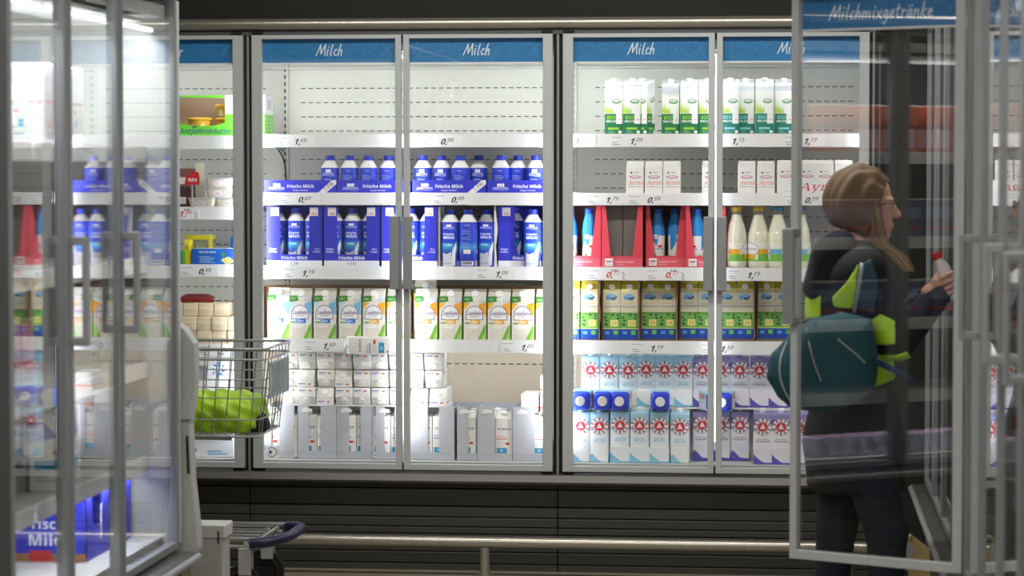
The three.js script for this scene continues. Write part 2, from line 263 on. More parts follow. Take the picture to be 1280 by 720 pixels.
A.glassLabel = (blue) => (g, w, h) => {
  R(g, '#f0efe2', 0, 0, w, h);
  for (const o of [0, w / 2]) {
    const f = w / 2; R(g, '#7cc04a', o, h * 0.62, f, h * 0.38); R(g, blue ? '#6fb0d4' : '#f0b030', o + f * 0.62, h * 0.34, f * 0.4, h * 0.28); O(g, '#f4f3f4', o + f * 0.36, h * 0.36, f * 0.3, h * 0.34); O(g, '#7a7496', o + f * 0.36, h * 0.36, f * 0.3, h * 0.34, 4); T(g, 'Landliebe', o + f * 0.36, h * 0.34, h * 0.16, '#5f5e94', { f: 'serif', style: 'italic', w: f * 0.52 });
    R(g, blue ? '#2a6aa8' : '#e8b62c', o + f * 0.16, h * 0.62, f * 0.38, h * 0.26); R(g, '#f4f4f0', o + f * 0.56, h * 0.62, f * 0.08, h * 0.3);
  }
};
// brush lettering for the banners: strokes on a unit grid (x to the right, y down, x-height 0.45..1)
const BRUSH = {
  M: [0.95, [[0.02, 1], [0.22, 0.5], [0.36, 0.1], [0.42, 0.6], [0.46, 0.86], [0.64, 0.45], [0.82, 0.08], [0.82, 0.6], [0.86, 1]]], i: [0.3, [[0.16, 0.48], [0.12, 0.8], [0.16, 0.99]], [[0.2, 0.25], [0.22, 0.29]]], l: [0.32, [[0.26, 0.08], [0.16, 0.6], [0.14, 0.95], [0.22, 0.99]]],
  c: [0.45, [[0.42, 0.53], [0.28, 0.48], [0.12, 0.75], [0.2, 0.98], [0.42, 0.92]]], h: [0.56, [[0.26, 0.06], [0.14, 0.6], [0.1, 1]], [[0.13, 0.76], [0.32, 0.5], [0.42, 0.56], [0.4, 1]]], m: [0.8, [[0.12, 0.5], [0.1, 1]], [[0.12, 0.7], [0.28, 0.5], [0.38, 0.6], [0.36, 1]], [[0.38, 0.7], [0.54, 0.5], [0.64, 0.6], [0.64, 1]]],
  x: [0.5, [[0.1, 0.5], [0.44, 1]], [[0.44, 0.48], [0.06, 1]]], g: [0.52, [[0.42, 0.54], [0.26, 0.48], [0.1, 0.72], [0.2, 0.96], [0.4, 0.72], [0.42, 0.52]], [[0.42, 0.54], [0.38, 1.1], [0.24, 1.34], [0.08, 1.22]]], e: [0.48, [[0.12, 0.78], [0.4, 0.66], [0.34, 0.5], [0.2, 0.52], [0.1, 0.78], [0.2, 0.99], [0.42, 0.9]]], t: [0.42, [[0.26, 0.16], [0.16, 0.7], [0.2, 0.99], [0.34, 0.94]], [[0.04, 0.44], [0.4, 0.4]]],
  r: [0.42, [[0.14, 0.5], [0.1, 1]], [[0.13, 0.72], [0.26, 0.52], [0.4, 0.54]]], a: [0.54, [[0.42, 0.54], [0.26, 0.48], [0.1, 0.74], [0.18, 0.98], [0.38, 0.78], [0.42, 0.5], [0.44, 1]]], n: [0.54, [[0.14, 0.5], [0.1, 1]], [[0.13, 0.72], [0.32, 0.5], [0.42, 0.58], [0.42, 1]]], k: [0.52, [[0.26, 0.06], [0.1, 1]], [[0.46, 0.46], [0.16, 0.72], [0.46, 1]]], u: [0.54, [[0.14, 0.5], [0.1, 0.84], [0.2, 0.98], [0.4, 0.8], [0.46, 0.5], [0.42, 1]]], B: [0.66, [[0.24, 0.1], [0.1, 1]], [[0.2, 0.14], [0.54, 0.14], [0.5, 0.44], [0.18, 0.52], [0.56, 0.6], [0.46, 0.94], [0.1, 0.98]]],
};
BRUSH['ä'] = [...BRUSH.a, [[0.18, 0.26], [0.2, 0.29]], [[0.4, 0.24], [0.42, 0.27]]];
function brushWord(g, word, cx, top, size, color) {
  const len = [...word].reduce((a, c) => a + BRUSH[c][0], 0); let x = cx - len * size / 2; g.strokeStyle = color; g.lineCap = g.lineJoin = 'round';
  for (const ch of word) { for (const st of BRUSH[ch].slice(1)) for (const [wd, o] of [[0.1, 0], [0.07, 0.025]]) { g.lineWidth = size * wd; g.beginPath(); st.forEach(([a, b], i) => { const X = x + (a + (1 - b) * 0.14 + o) * size, Y = top + b * size; i ? g.lineTo(X, Y) : g.moveTo(X, Y); }); g.stroke(); } x += BRUSH[ch][0] * size; }
}
A.banner = (word) => (g, w, h) => {
  R(g, '#2a80be', 0, 0, w, h); let s = 11; const q = () => { s = (s * 1664525 + 1013904223) >>> 0; return s / 4294967296; };
  for (let i = 0; i < 190; i++) { g.save(); g.translate(q() * w, q() * h); g.rotate(q() * 6); g.globalAlpha = 0.5; O(g, ['#3f92cc', '#3488c4', '#2274b0'][i % 3], 0, 0, 7 + q() * 17, 5 + q() * 10); O(g, '#216fa8', 0, 0, 9 + q() * 16, 6 + q() * 9, 1.6); g.restore(); }
  if (word) brushWord(g, word, w * 0.5, h * 0.2, word.length > 8 ? h * 0.52 : h * 0.5, '#e8f0f6');
};
A.price = (txt, red) => (g, w, h) => {
  R(g, '#f6f7f8', 0, 0, w, h); lines(g, '#b9bcc4', 4, h * 0.14, w * 0.38, 1, 8, 3); lines(g, '#9da0aa', 6, h * 0.6, w * 0.2, 2, 9, 3);
  const [a, b] = txt.split(','), c = red ? '#d02038' : '#26262e'; T(g, a + ',', w * 0.56, h * 0.54, h * 0.74, c, { style: 'bold italic', skew: -0.1 }); T(g, b, w * 0.71, h * 0.4, h * 0.48, c, { style: 'italic', skew: -0.1 });
  if (red) { T(g, '0,99', w * 0.68, h * 0.13, h * 0.26, '#3a2a30'); lines(g, '#8a8cb0', w * 0.86, h * 0.3, w * 0.08, 5, 7, 3); }
};
const priceCache = {};
const priceMat = (t, red) => priceCache[t + red] ??= printed(160, 48, A.price(t, red), 0.5);
const bannerMat = {}; const banner = (w) => bannerMat[w] ??= printed(1024, 160, A.banner(w), 0.5);

// ---------------------------------------------------------------- the room
const floorMat = (() => {
  const t = canvas(512, 512, (g, w, h) => { R(g, '#8d8474', 0, 0, w, h); for (let i = 0; i < 5200; i++) { const c = ['#a39a88', '#756c5e', '#b6ad9c', '#5f584d', '#938a7a'][i % 5]; R(g, c, rr(0, w), rr(0, h), rr(1, 5), rr(1, 4)); } });
  t.wrapS = t.wrapT = THREE.RepeatWrapping; t.repeat.set(1, 1); return new THREE.MeshStandardMaterial({ map: t, roughness: 0.35 });
})();
const wallMat = std(0x6d6b66, 0.85), ceilMat = std(0x4a4a48, 0.9);
const XL = -2.034, XR = 0.55;                          // door planes of the two aisle cabinets
{
  const g = new THREE.BoxGeometry(12, 0.2, 17), uv = g.attributes.uv;
  for (let i = 0; i < uv.count; i++) uv.setXY(i, uv.getX(i) * 12, uv.getY(i) * 17);
  struct('floor', g, floorMat, [0, -0.1, 6.6]);
}
struct('ceiling', box(12, 0.2, 17), ceilMat, [0, 3.5, 6.6]);
struct('wall_back', box(12, 3.4, 0.2), wallMat, [0, 1.7, -1.5]);
struct('wall_front', box(12, 3.4, 0.2), wallMat, [0, 1.7, 14.8]);
struct('wall_left', box(0.2, 3.4, 16.6), wallMat, [-5.9, 1.7, 6.6]);
struct('wall_right', box(0.2, 3.4, 16.6), wallMat, [5.9, 1.7, 6.6]);
// long ceiling lamps across the aisle
[[1.7, 3.2, 'over the rear cabinets'], [5.2, 3.2, 'over the middle of the aisle'], [8.7, 3.2, 'over the aisle entrance']].forEach(([z, y, where]) => {
  const t = thing('ceiling_lamp', 'long white linear ceiling lamp hanging ' + where, 'lamp', [-0.75, y, z]);
  part(t, 'housing', box(3.4, 0.07, 0.2, 0, 0.045, 0), M.aluDark);
  part(t, 'diffuser', box(3.36, 0.02, 0.17, 0, 0, 0), M.lamp);
  for (const s of [-1, 1]) part(t, 'rod', rod([s * 1.4, 0.08, 0], [s * 1.4, 0.2, 0], 0.008), M.aluDark);
  const l = new THREE.RectAreaLight(0xf8f4ea, L.ceiling, 3.36, 0.17); l.position.set(0, -0.013, 0); l.rotation.x = -Math.PI / 2; t.add(l); l.name = 'lamp_light';
});

// ---------------------------------------------------------------- the rear wall of cabinets
const ZR = -0.105;                                   // front of the price rails
const shelfTop = [168, 241.5, 334, 425.5].map((y) => fy(y, ZR)), railBottom = [184, 256.5, 350, 441.5].map((y) => fy(y, ZR));
const shelfTopA = [170, 259, 331, 430].map((y) => fy(y, ZR, 260)), railBottomA = [186, 274.5, 346, 446].map((y) => fy(y, ZR, 260));
const deckTop = fy(577.5, ZR), doorTop = fy(43.2), doorBottom = fy(587.5);
const BACK = -0.62;
function lightStrip(parent, x0, y0, z0, w, h, dir, radiance) {     // a lamp tube with a light of the same size in front of it; dir: where it shines
  const d = new THREE.Vector3(...dir).normalize();
  const l = new THREE.RectAreaLight(0xf4f8ff, radiance, w, h); l.name = 'tube_light';
  l.position.set(x0, y0, z0).addScaledVector(d, 0.012); l.lookAt(l.position.clone().sub(d)); l.rotateY(Math.PI);
  l.position.copy(new THREE.Vector3(x0, y0, z0).addScaledVector(d, 0.012));
  const m = new THREE.Matrix4().lookAt(new THREE.Vector3(), d, Math.abs(d.y) > 0.9 ? new THREE.Vector3(0, 0, 1) : new THREE.Vector3(0, 1, 0)); l.quaternion.setFromRotationMatrix(m);
  parent.add(l);
}
function makeDoor(parent, w, h, { banner: word, handleAt, flip = 1, bannerH = 0.1, frameL = 0.04, frameR = 0.04, frameT = 0.014, frameB = 0.022, panes = 1, longHandle = false, mats = M.alu }) {
  // door frame with its lower left corner at the origin, outside towards +z
  const d = part(parent, 'door', outline([rectPts(0, w, 0, h), rectPts(frameL, w - frameR, frameB, h - frameT)], 0.03, 0.0015), mats);
  const glass = [0.018, 0.004];
  for (let i = 0; i < panes; i++) part(d, 'glass', span(frameL - 0.004, w - frameR + 0.004, frameB - 0.004, h - frameT + 0.004, glass[i], glass[i] + 0.005), M.glass);
  if (word !== undefined) {
    part(d, 'banner', frontUV(span(frameL, w - frameR, h - frameT - bannerH, h - frameT, -0.004, 0.001), frameL, w - frameR, h - frameT - bannerH, h - frameT), banner(word));
    part(d, 'banner_edge', span(frameL, w - frameR, h - frameT - bannerH - 0.007, h - frameT - bannerH, -0.004, 0.002), M.rail);
  }
  if (handleAt) {
    const [hx, y0, y1] = handleAt;
    part(d, 'handle', merge([rbox(0.04, y1 - y0, 0.014, 0.004, hx, (y0 + y1) / 2, 0.072), rbox(0.038, 0.024, 0.05, 0.004, hx, y0 + 0.012, 0.05), rbox(0.038, 0.024, 0.05, 0.004, hx, y1 - 0.012, 0.05)]), M.aluGrey);
  }
  return d;
}
const kickRows = [[603.5, 611], [612, 633], [634.5, 647], [648, 659], [660, 668], [669, 690], [691, 705], [706, 717]];
function cabinetUnit(x0, x1, label, o) {             // x0, x1: middles of the posts at its ends
  const t = thing('refrigerated_cabinet', label, 'refrigerator', [0, 0, 0]);
  const tops = o.tops ?? shelfTop, rails = o.rails ?? railBottom, H = fy(75);
  part(t, 'back_panel', span(x0, x1, 0.36, 2.2, BACK - 0.05, BACK), o.back ?? M.cream);
  part(t, 'bounce_tinted_back_panel', span(x0, x1, 0.4, tops[3] - 0.03, BACK + 0.0005, BACK + 0.004), M.beige);  // its beige holds the warm light reflected from the goods
  // rows of slots in the back panel
  const slots = [];
  for (let y = fy(163.5, BACK); y > 0.94; y -= 0.0632) { if (Math.abs(y - fy(91, BACK)) < 0.01) continue; for (let x = x0 + 0.12; x < x1 - 0.05; x += 0.0345) slots.push(box(0.021, 0.0035, 0.003, x, y, BACK + 0.001)); }
  for (let k = 1; k < 4; k++) for (let x = x0 + 0.12; x < x1 - 0.05; x += 0.0345) slots.push(box(0.021, 0.0035, 0.003, x, fy(163.5, BACK) + k * 0.0632, BACK + 0.001));
  for (let x = x0 + 0.12; x < x1 - 0.05; x += 0.0345) slots.push(box(0.021, 0.0045, 0.003, x, fy(455, BACK), BACK + 0.005));
  part(t, 'slot', merge(slots), M.slot).userData.kind = 'stuff';
  for (const px of o.posts) {
    const x = fx(px, BACK + 0.02), g = [];
    part(t, 'upright', box(0.03, 1.8, 0.02, x, 1.35, BACK + 0.01), M.post);
    for (let y = 0.52; y < 2.18; y += 0.031) g.push(box(0.006, 0.017, 0.003, x, y, BACK + 0.021));
    part(t, 'upright_slot', merge(g), M.dark).userData.kind = 'stuff';
  }
  part(t, 'inner_ceiling', span(x0, x1, 2.19, 2.23, BACK, -0.05), M.shelf);
  part(t, 'ceiling_lip', span(x0, x1, fy(86, BACK), fy(84, BACK), BACK, BACK + 0.05), M.shelf);
  part(t, 'header', span(x0, x1, fy(37.5), 2.75, -0.6, -0.03), M.fascia);
  part(t, 'header_strip', span(x0, x1, fy(42.8), fy(36.5), -0.05, 0.012), M.aluDark);
  part(t, 'cornice', rod([x0, fy(29), 0.02], [x1, fy(29), 0.02], 0.024, 24), M.steel);
  part(t, 'deck', span(x0, x1, deckTop - 0.03, deckTop, BACK, -0.085), M.shelf);
  part(t, 'deck_rail', rbox(x1 - x0, 0.03, 0.02, 0.004, (x0 + x1) / 2, deckTop - 0.02, -0.07), M.aluDark);
  part(t, 'sill', outline([[[0.065, fy(602.5)], [0.07, fy(600)], [0.05, fy(592.5)], [-0.1, fy(592.5)], [-0.1, fy(603)]]], x1 - x0, 0.002).rotateY(Math.PI / 2).scale(1, 1, -1).translate(x0, 0, 0), M.sill);
  { const g = t.children[t.children.length - 1].geometry; const p = g.attributes.position; for (let i = 0; i < p.count; i += 3) { const a = [p.getX(i), p.getY(i), p.getZ(i)]; p.setXYZ(i, p.getX(i + 1), p.getY(i + 1), p.getZ(i + 1)); p.setXYZ(i + 1, ...a); } g.computeVertexNormals(); }
  part(t, 'plinth', span(x0, x1, 0.0, fy(603), -0.55, -0.012), M.black);
  kickRows.forEach(([a, b], i) => part(t, 'kick_board', rbox(x1 - x0 - 0.003, fy(a) - fy(b), 0.02 + (i % 2) * 0.004, 0.004, (x0 + x1) / 2, (fy(a) + fy(b)) / 2, -0.006), M.kick));
  // shelves with price rails
  tops.forEach((y, k) => {
    const s = part(t, 'shelf', span(x0 + 0.004, x1 - 0.004, y - 0.022, y - 0.003, BACK + 0.02, ZR - 0.003), M.shelf);
    part(s, 'price_rail', span(x0 + 0.004, x1 - 0.004, rails[k], y + 0.002, ZR - 0.006, ZR), M.rail);
    for (const px of o.posts) part(s, 'bracket', outline([[[0, 0], [0.36, 0], [0.36, -0.012], [0, -0.055]]], 0.004).rotateY(-Math.PI / 2).translate(fx(px, BACK + 0.02), y - 0.022, BACK + 0.03), M.shelf);
    for (const [px, txt, red] of o.prices[k] ?? []) { const c = P(px, 300, ZR).x, h = y - rails[k]; part(s, 'price_label', frontUV(box(0.17, h * 0.86, 0.002, c - 0.01, rails[k] + h * 0.47, ZR + 0.001), c - 0.095, c + 0.075, rails[k] + h * 0.04, rails[k] + h * 0.9), priceMat(txt, red ? 1 : 0)); }
  });
  // doors
  for (const [a, b, w, fl, fr, hx] of o.doors) {
    const X0 = fx(a), X1 = fx(b), g = new THREE.Group();
    const d = makeDoor(t, X1 - X0, doorTop - doorBottom, { banner: w, frameL: fl, frameR: fr, handleAt: hx === undefined ? null : [hx < 0 ? X1 - X0 + hx : hx, fy(362.5, 0.07) - doorBottom, fy(270.5, 0.07) - doorBottom] });
    d.position.set(X0, doorBottom, 0);
  }
  // posts between the doors
  for (const px of o.mullions) {
    const x = fx(px);
    part(t, 'post', span(x - 0.02, x + 0.02, doorBottom - 0.02, fy(37), -0.07, -0.004), M.black);
    part(t, 'post_cover', rbox(0.011, fy(37) - doorBottom + 0.02, 0.012, 0.003, x, (fy(37) + doorBottom - 0.02) / 2, 0.0), M.aluGrey);
    for (const s of [-1, 1]) {
      part(t, 'hinge', rbox(0.045, 0.012, 0.03, 0.003, x + s * 0.045, fy(39.6), 0.008), M.black);
      part(t, 'hinge', rbox(0.045, 0.012, 0.03, 0.003, x + s * 0.045, doorBottom - 0.009, 0.008), M.black);
      part(t, 'light_tube', box(0.012, 1.62, 0.012, x + s * 0.027, 1.36, -0.066), M.led);
      lightStrip(t, x + s * 0.027, 1.36, -0.066, 0.012, 1.62, [s * 0.42, 0, -0.9], L.mullion * (px > 1000 ? o.dim[1] : 1));
    }
  }
  for (const px of o.addedCentres) {  // tubes added in the door gaps to even out the light on the fronts
    part(t, 'light_tube', box(0.008, 1.62, 0.008, fx(px), 1.36, -0.04), M.led);
    for (const s of [-1, 1]) lightStrip(t, fx(px) + s * 0.004, 1.36, -0.04, 0.01, 1.62, [s * 0.42, 0, -0.9], L.addedCentre * (o.dim?.[0] ?? 1));
  }
  // lamp along the canopy and along the front of the deck
  const w = x1 - x0 - 0.08, xm = (x0 + x1) / 2;
  part(t, 'canopy_tube', box(w, 0.014, 0.014, xm, fy(74, -0.07) + 0.012, -0.075), M.led);
  lightStrip(t, xm, fy(74, -0.07) + 0.012, -0.075, w, 0.014, [0, -0.62, -0.78], L.canopy);
  part(t, 'shelf_tube', box(w, 0.012, 0.014, xm, tops[3] - 0.03, -0.3), M.led);
  lightStrip(t, xm, tops[3] - 0.032, -0.302, w, 0.012, [0, -0.7, -0.7], L.deck);
  return t;
}
const mA0 = fx(311 - 388), mAB = fx(311), mBC = fx(697.5), mC1 = fx(1091);
const unitA = cabinetUnit(mA0, mAB, 'tall dark refrigerated cabinet with glass doors stocked with butter and spreads behind the shopping cart', {
  tops: shelfTopA, rails: railBottomA, posts: [-30], mullions: [311 - 388], addedCentres: [118],
  doors: [[-69, 117, '', 0.04, 0.03], [119, 305.5, 'Butter', 0.03, 0.04]],
  prices: [[], [[228, '1,99', 1]], [[252, '0,99']], [[275, '0,79']]],
});
const unitB = cabinetUnit(mAB, mBC, 'tall refrigerated cabinet with milk banners whose top shelf stands empty', {
  posts: [357], mullions: [311], addedCentres: [504.3],
  doors: [[317.5, 502.5, 'Milch', 0.04, 0.022, -0.022], [506, 691, 'Milch', 0.022, 0.038, 0.022]],
  prices: [[[372, '1,69'], [555, '0,99']], [[377, '0,69'], [568, '0,99']], [[381, '1,19'], [623, '1,09']], [[407, '1,59'], [655, '1,09']]],
});
const unitC = cabinetUnit(mBC, mC1, 'tall refrigerated cabinet with milk banners stocked with organic milk, ayran and glass bottles', {
  posts: [716.5, 1087], dim: [0.22, 0.4], mullions: [697.5, 1091], addedCentres: [894.3],
  doors: [[704.5, 892.5, 'Milch', 0.04, 0.022, -0.022], [896, 1085, 'Milch', 0.022, 0.038, 0.022]],
  prices: [[[722, '1,15'], [791, '1,09'], [918, '1,15'], [1008, '1,19']], [[761, '1,79'], [813, '0,59'], [1010, '0,59']], [[762, '0,77', 1], [836, '0,77', 1], [938, '1,19']], [[817, '1,19'], [905, '1,59']]],
});
part(unitB, 'cable', tube([[fx(346, BACK + 0.05), fy(184, BACK + 0.05), BACK + 0.05], [fx(352, BACK + 0.05), fy(194, BACK + 0.05), BACK + 0.04], [fx(357, BACK + 0.03), fy(210, BACK), BACK + 0.03], [fx(357.5, BACK + 0.03), fy(240, BACK), BACK + 0.03]], 0.003, 24, 6), M.dark);
// closed ends of the run of cabinets
{
  const t = thing('corner_panel', 'dark plain filler panel closing the corner beside the milk cabinets', 'panel');
  part(t, 'face_panel', span(mC1 + 0.01, 0.72, 0.03, 2.6, -0.62, -0.01), M.fascia);
  part(t, 'cover_strip', span(mC1 + 0.02, mC1 + 0.03, 0.4, 2.2, -0.01, -0.004), M.aluDark);
  part(t, 'plinth', span(mC1 + 0.01, 0.7, 0, 0.03, -0.6, -0.03), M.black);
}
// bumper rail on posts in front of the kick boards
{
  const z = 0.17, y = fy(678, z, 640), t = thing('bumper_rail', 'horizontal brushed steel bumper rail on short posts along the dark base', 'rail', [0, 0, 0]);
  part(t, 'rail', rod([fx(120, z), y, z], [0.52, y, z], 0.0225, 24), M.steel);
  for (const px of [150, 606, 1062]) { part(t, 'post', rod([fx(px, z), 0.008, z], [fx(px, z), y - 0.02, z], 0.021, 20), M.steel); part(t, 'foot_plate', new THREE.CylinderGeometry(0.045, 0.045, 0.008, 24).translate(fx(px, z), 0.004, z), M.steel); }
}

// ---------------------------------------------------------------- packs: one of each kind, then copies
const K = {};                                        // kind -> { proto, w, d, h }
function kind(key, name, w, h, d, build) { const g = new THREE.Group(); build(g); shade(g); K[key] = { proto: g, w, h, d, name }; }
const brikRings = (w, h, d) => { const a = w / 2, b = d / 2, r = 0.004; return [[0, a - 0.003, b - 0.003, r], [0.004, a, b, r], [h - 0.004, a, b, r], [h, a - 0.003, b - 0.003, r]]; };
function brik(g, w, h, d, mat, capMat = M.capWhite, slope = 0.02) {       // slanted top with a screw cap and the two folded ears
  const geo = pack(brikRings(w, h, d)), p = geo.attributes.position;
  for (let i = 0; i < p.count; i++) if (p.getY(i) > h * 0.9) p.setY(i, p.getY(i) - slope * (p.getZ(i) / d + 0.5));
  part(g, 'carton', geo, mat);
  part(g, 'cap', new THREE.CylinderGeometry(0.013, 0.014, 0.014, 16).rotateX(0.35).translate(0, h - slope * 0.62 + 0.007, d * 0.12), capMat);
  part(g, 'top_fold', rbox(w * 0.96, 0.003, 0.012, 0.001, 0, h - slope * 0.2 + 0.001, -d * 0.28), M.white);
}
function gable(g, w, h, d, mat, capMat, capR = 0.0135) {
  const a = w / 2, b = d / 2, r = 0.002, hb = h * 0.8, hf = h * 0.945;
  part(g, 'carton', pack([[0, a - 0.002, b - 0.002, r], [0.003, a, b, r], [hb, a, b, r], [hf, a - 0.001, 0.004, r], [h, a - 0.001, 0.003, r]], 2, 0.35), mat);
  if (capMat) part(g, 'cap', new THREE.CylinderGeometry(capR, capR, 0.014, 18).rotateX(Math.PI / 2 - 0.62).translate(0, (hb + hf) / 2 + 0.004, b * 0.56), capMat);
}
const mArla = printed(304, 472, A.arla(false)), mArla2 = printed(304, 472, A.arla(true)), mAyran = printed(296, 276, A.ayran);
kind('arla', 'organic_milk_carton', 0.076, 0.236, 0.072, (g) => brik(g, 0.076, 0.236, 0.072, mArla, M.capWhite, 0.022));
kind('arla2', 'organic_milk_carton', 0.076, 0.236, 0.072, (g) => brik(g, 0.076, 0.236, 0.072, mArla2, M.capWhite, 0.022));
kind('ayran', 'ayran_carton', 0.074, 0.138, 0.06, (g) => gable(g, 0.074, 0.138, 0.06, mAyran, null));
const mFri = printed(294, 490, A.frische(false)), mFriBack = printed(294, 490, A.frische(true)), mFriTop = printed(294, 310, (g, w, h) => { g.scale(1, 1.6); A.frische(false)(g, w, h); }), mFriTopBack = printed(294, 310, (g, w, h) => { g.scale(1, 1.6); A.frische(true)(g, w, h); });
function shoulderBottle(g, w, h, d, mat) {
  const a = w / 2, b = d / 2, n = h - 0.022;
  part(g, 'carton', pack([[0, a - 0.003, b - 0.003, 0.02], [0.005, a, b, 0.022], [n - 0.03, a, b, 0.022], [n, 0.02, 0.02, 0.02]], 4, 0.6), mat);
  part(g, 'shoulder', pack([[n - 0.0305, a + 0.0004, b + 0.0004, 0.022], [n - 0.004, 0.022, 0.022, 0.022], [n + 0.001, 0.017, 0.017, 0.017]], 4, 0.6), M.white);
  part(g, 'cap', new THREE.CylinderGeometry(0.0195, 0.0205, 0.021, 20).translate(0, h - 0.0105, 0), M.capBlue);
}
kind('fri', 'blue_milk_bottle', 0.0735, 0.245, 0.0735, (g) => shoulderBottle(g, 0.0735, 0.245, 0.0735, mFri));
kind('friBack', 'blue_milk_bottle', 0.0735, 0.245, 0.0735, (g) => shoulderBottle(g, 0.0735, 0.245, 0.0735, mFriBack));
kind('friS', 'blue_milk_bottle', 0.0735, 0.158, 0.0735, (g) => shoulderBottle(g, 0.0735, 0.158, 0.0735, mFriTop));
kind('friSBack', 'blue_milk_bottle', 0.0735, 0.158, 0.0735, (g) => shoulderBottle(g, 0.0735, 0.158, 0.0735, mFriTopBack));
const mLandB = printed(384, 432, A.land(false)), mLandO = printed(384, 432, A.land(true));
kind('landB', 'milk_carton', 0.096, 0.216, 0.068, (g) => gable(g, 0.096, 0.216, 0.068, mLandB, M.capWhite, 0.016));
kind('landO', 'milk_carton', 0.096, 0.216, 0.068, (g) => gable(g, 0.096, 0.216, 0.068, mLandO, M.capWhite, 0.016));
const mH = printed(292, 400, A.hmilk(false)), mHred = printed(292, 400, A.hmilk(true)), mEnd = printed(256, 256, A.hend(false)), mEnd2 = printed(256, 256, A.hend(true));
kind('h', 'long_life_milk_carton', 0.073, 0.2, 0.073, (g) => brik(g, 0.073, 0.2, 0.073, mH));
kind('hred', 'long_life_milk_carton', 0.073, 0.2, 0.073, (g) => brik(g, 0.073, 0.2, 0.073, mHred));
function lying(g, flip) {                             // lying on its back, slanted top and cap towards the front
  const w = 0.0735, h = 0.073, d = 0.19, geo = pack([[0, w / 2 - 0.002, d / 2 - 0.002, 0.004], [0.003, w / 2, d / 2, 0.004], [h * 0.5, w / 2, d / 2, 0.004], [h - 0.003, w / 2, d / 2, 0.004], [h, w / 2 - 0.002, d / 2 - 0.002, 0.004]]), p = geo.attributes.position;
  for (let i = 0; i < p.count; i++) if (p.getZ(i) > 0) { const up = flip ? 1 - p.getY(i) / h : p.getY(i) / h; p.setZ(i, p.getZ(i) - (up < 0.5 ? 0.024 * (1 - up * 2) : 0.004 * (up - 0.5))); }
  geo.computeVertexNormals(); part(g, 'carton', toCreasedNormals(geo, 0.3), flip ? mEnd2 : mEnd);
  part(g, 'cap', new THREE.CylinderGeometry(0.014, 0.0145, 0.013, 18).rotateX(Math.PI / 2 + (flip ? -0.5 : 0.5)).translate(0, flip ? 0.054 : 0.019, d / 2 - 0.009), M.capWhite);
  part(g, 'top_fold', rbox(w * 0.97, 0.004, 0.003, 0.001, 0, h / 2, d / 2 - 0.001), M.white);
}
kind('lie', 'long_life_milk_carton', 0.0735, 0.073, 0.19, (g) => lying(g, false));
kind('lie2', 'long_life_milk_carton', 0.0735, 0.073, 0.19, (g) => lying(g, true));
const mBar = printed(320, 450, A.baren(false)), mBarP = printed(320, 450, A.baren(true));
kind('bar', 'alpine_milk_carton', 0.079, 0.222, 0.07, (g) => brik(g, 0.079, 0.222, 0.07, mBar, M.capWhite, 0.012));
kind('barP', 'alpine_milk_carton', 0.079, 0.222, 0.07, (g) => brik(g, 0.079, 0.222, 0.07, mBarP, M.capWhite, 0.012));
const mBlueTop = std(0x1d3fd0, 0.45);
kind('barLie', 'alpine_milk_carton', 0.079, 0.079, 0.2, (g) => {   // lying, its blue shoulder and round cap to the front
  part(g, 'carton', pack(brikRings(0.079, 0.079, 0.17)).translate(0, 0, -0.01), mBar);
  part(g, 'shoulder', pack([[0, 0.0395, 0.0395, 0.016], [0.014, 0.0395, 0.0395, 0.016], [0.03, 0.03, 0.03, 0.02]], 4, 0.7).rotateX(Math.PI / 2).translate(0, 0.0395, 0.072), mBlueTop);
  part(g, 'cap', new THREE.CylinderGeometry(0.0195, 0.0205, 0.014, 22).rotateX(Math.PI / 2).translate(0, 0.0395, 0.109), M.capWhite);
});
const mN = printed(294, 500, A.ncar);
kind('ncar', 'farm_milk_carton', 0.0735, 0.25, 0.07, (g) => gable(g, 0.0735, 0.25, 0.07, mN, M.capWhite, 0.013));
const mPet = printed(256, 384, A.pet);
kind('pet', 'plastic_milk_bottle', 0.062, 0.243, 0.062, (g) => {
  part(g, 'bottle', pack([[0, 0.028, 0.028, 0.028], [0.006, 0.031, 0.031, 0.031], [0.09, 0.029, 0.029, 0.029], [0.15, 0.031, 0.031, 0.031], [0.185, 0.027, 0.027, 0.027], [0.215, 0.0185, 0.0185, 0.0185], [0.226, 0.018, 0.018, 0.018]], 6, 0.9, true), mPet);
  part(g, 'cap', new THREE.CylinderGeometry(0.0185, 0.019, 0.02, 20).translate(0, 0.234, 0), std(0x1f55c0, 0.4));
});
const lathe = (pts, n = 32) => new THREE.LatheGeometry(pts.map(([x, y]) => new THREE.Vector2(x, y)), n);
const mMilk = new THREE.MeshPhysicalMaterial({ color: 0xeeecd6, roughness: 0.12, clearcoat: 1, clearcoatRoughness: 0.05 }), mNeck = std(0x9a917a, 0.15), mLabY = printed(512, 160, A.glassLabel(false)), mLabB = printed(512, 160, A.glassLabel(true));
for (const [key, lab, c] of [['glassY', mLabY, 0xe3c24a], ['glassB', mLabB, 0x4f86b4]]) kind(key, 'glass_milk_bottle', 0.09, 0.258, 0.09, (g) => {
  part(g, 'bottle', lathe([[0, 0], [0.036, 0], [0.043, 0.006], [0.0445, 0.02], [0.0445, 0.115], [0.042, 0.145], [0.034, 0.18], [0.025, 0.205], [0.0215, 0.225], [0.021, 0.236]]), mMilk);
  const l = new THREE.CylinderGeometry(0.0449, 0.0449, 0.078, 40, 1, true).rotateY(Math.PI * 1.1).translate(0, 0.068, 0); part(g, 'label', l, lab);
  part(g, 'neck_ring', lathe([[0.0215, 0.224], [0.0228, 0.227], [0.0228, 0.238], [0.021, 0.24]]), mNeck);
  part(g, 'cap', lathe([[0.0235, 0.239], [0.0245, 0.243], [0.0245, 0.256], [0.022, 0.258], [0, 0.258]]), std(c, 0.35, 0.2));
});
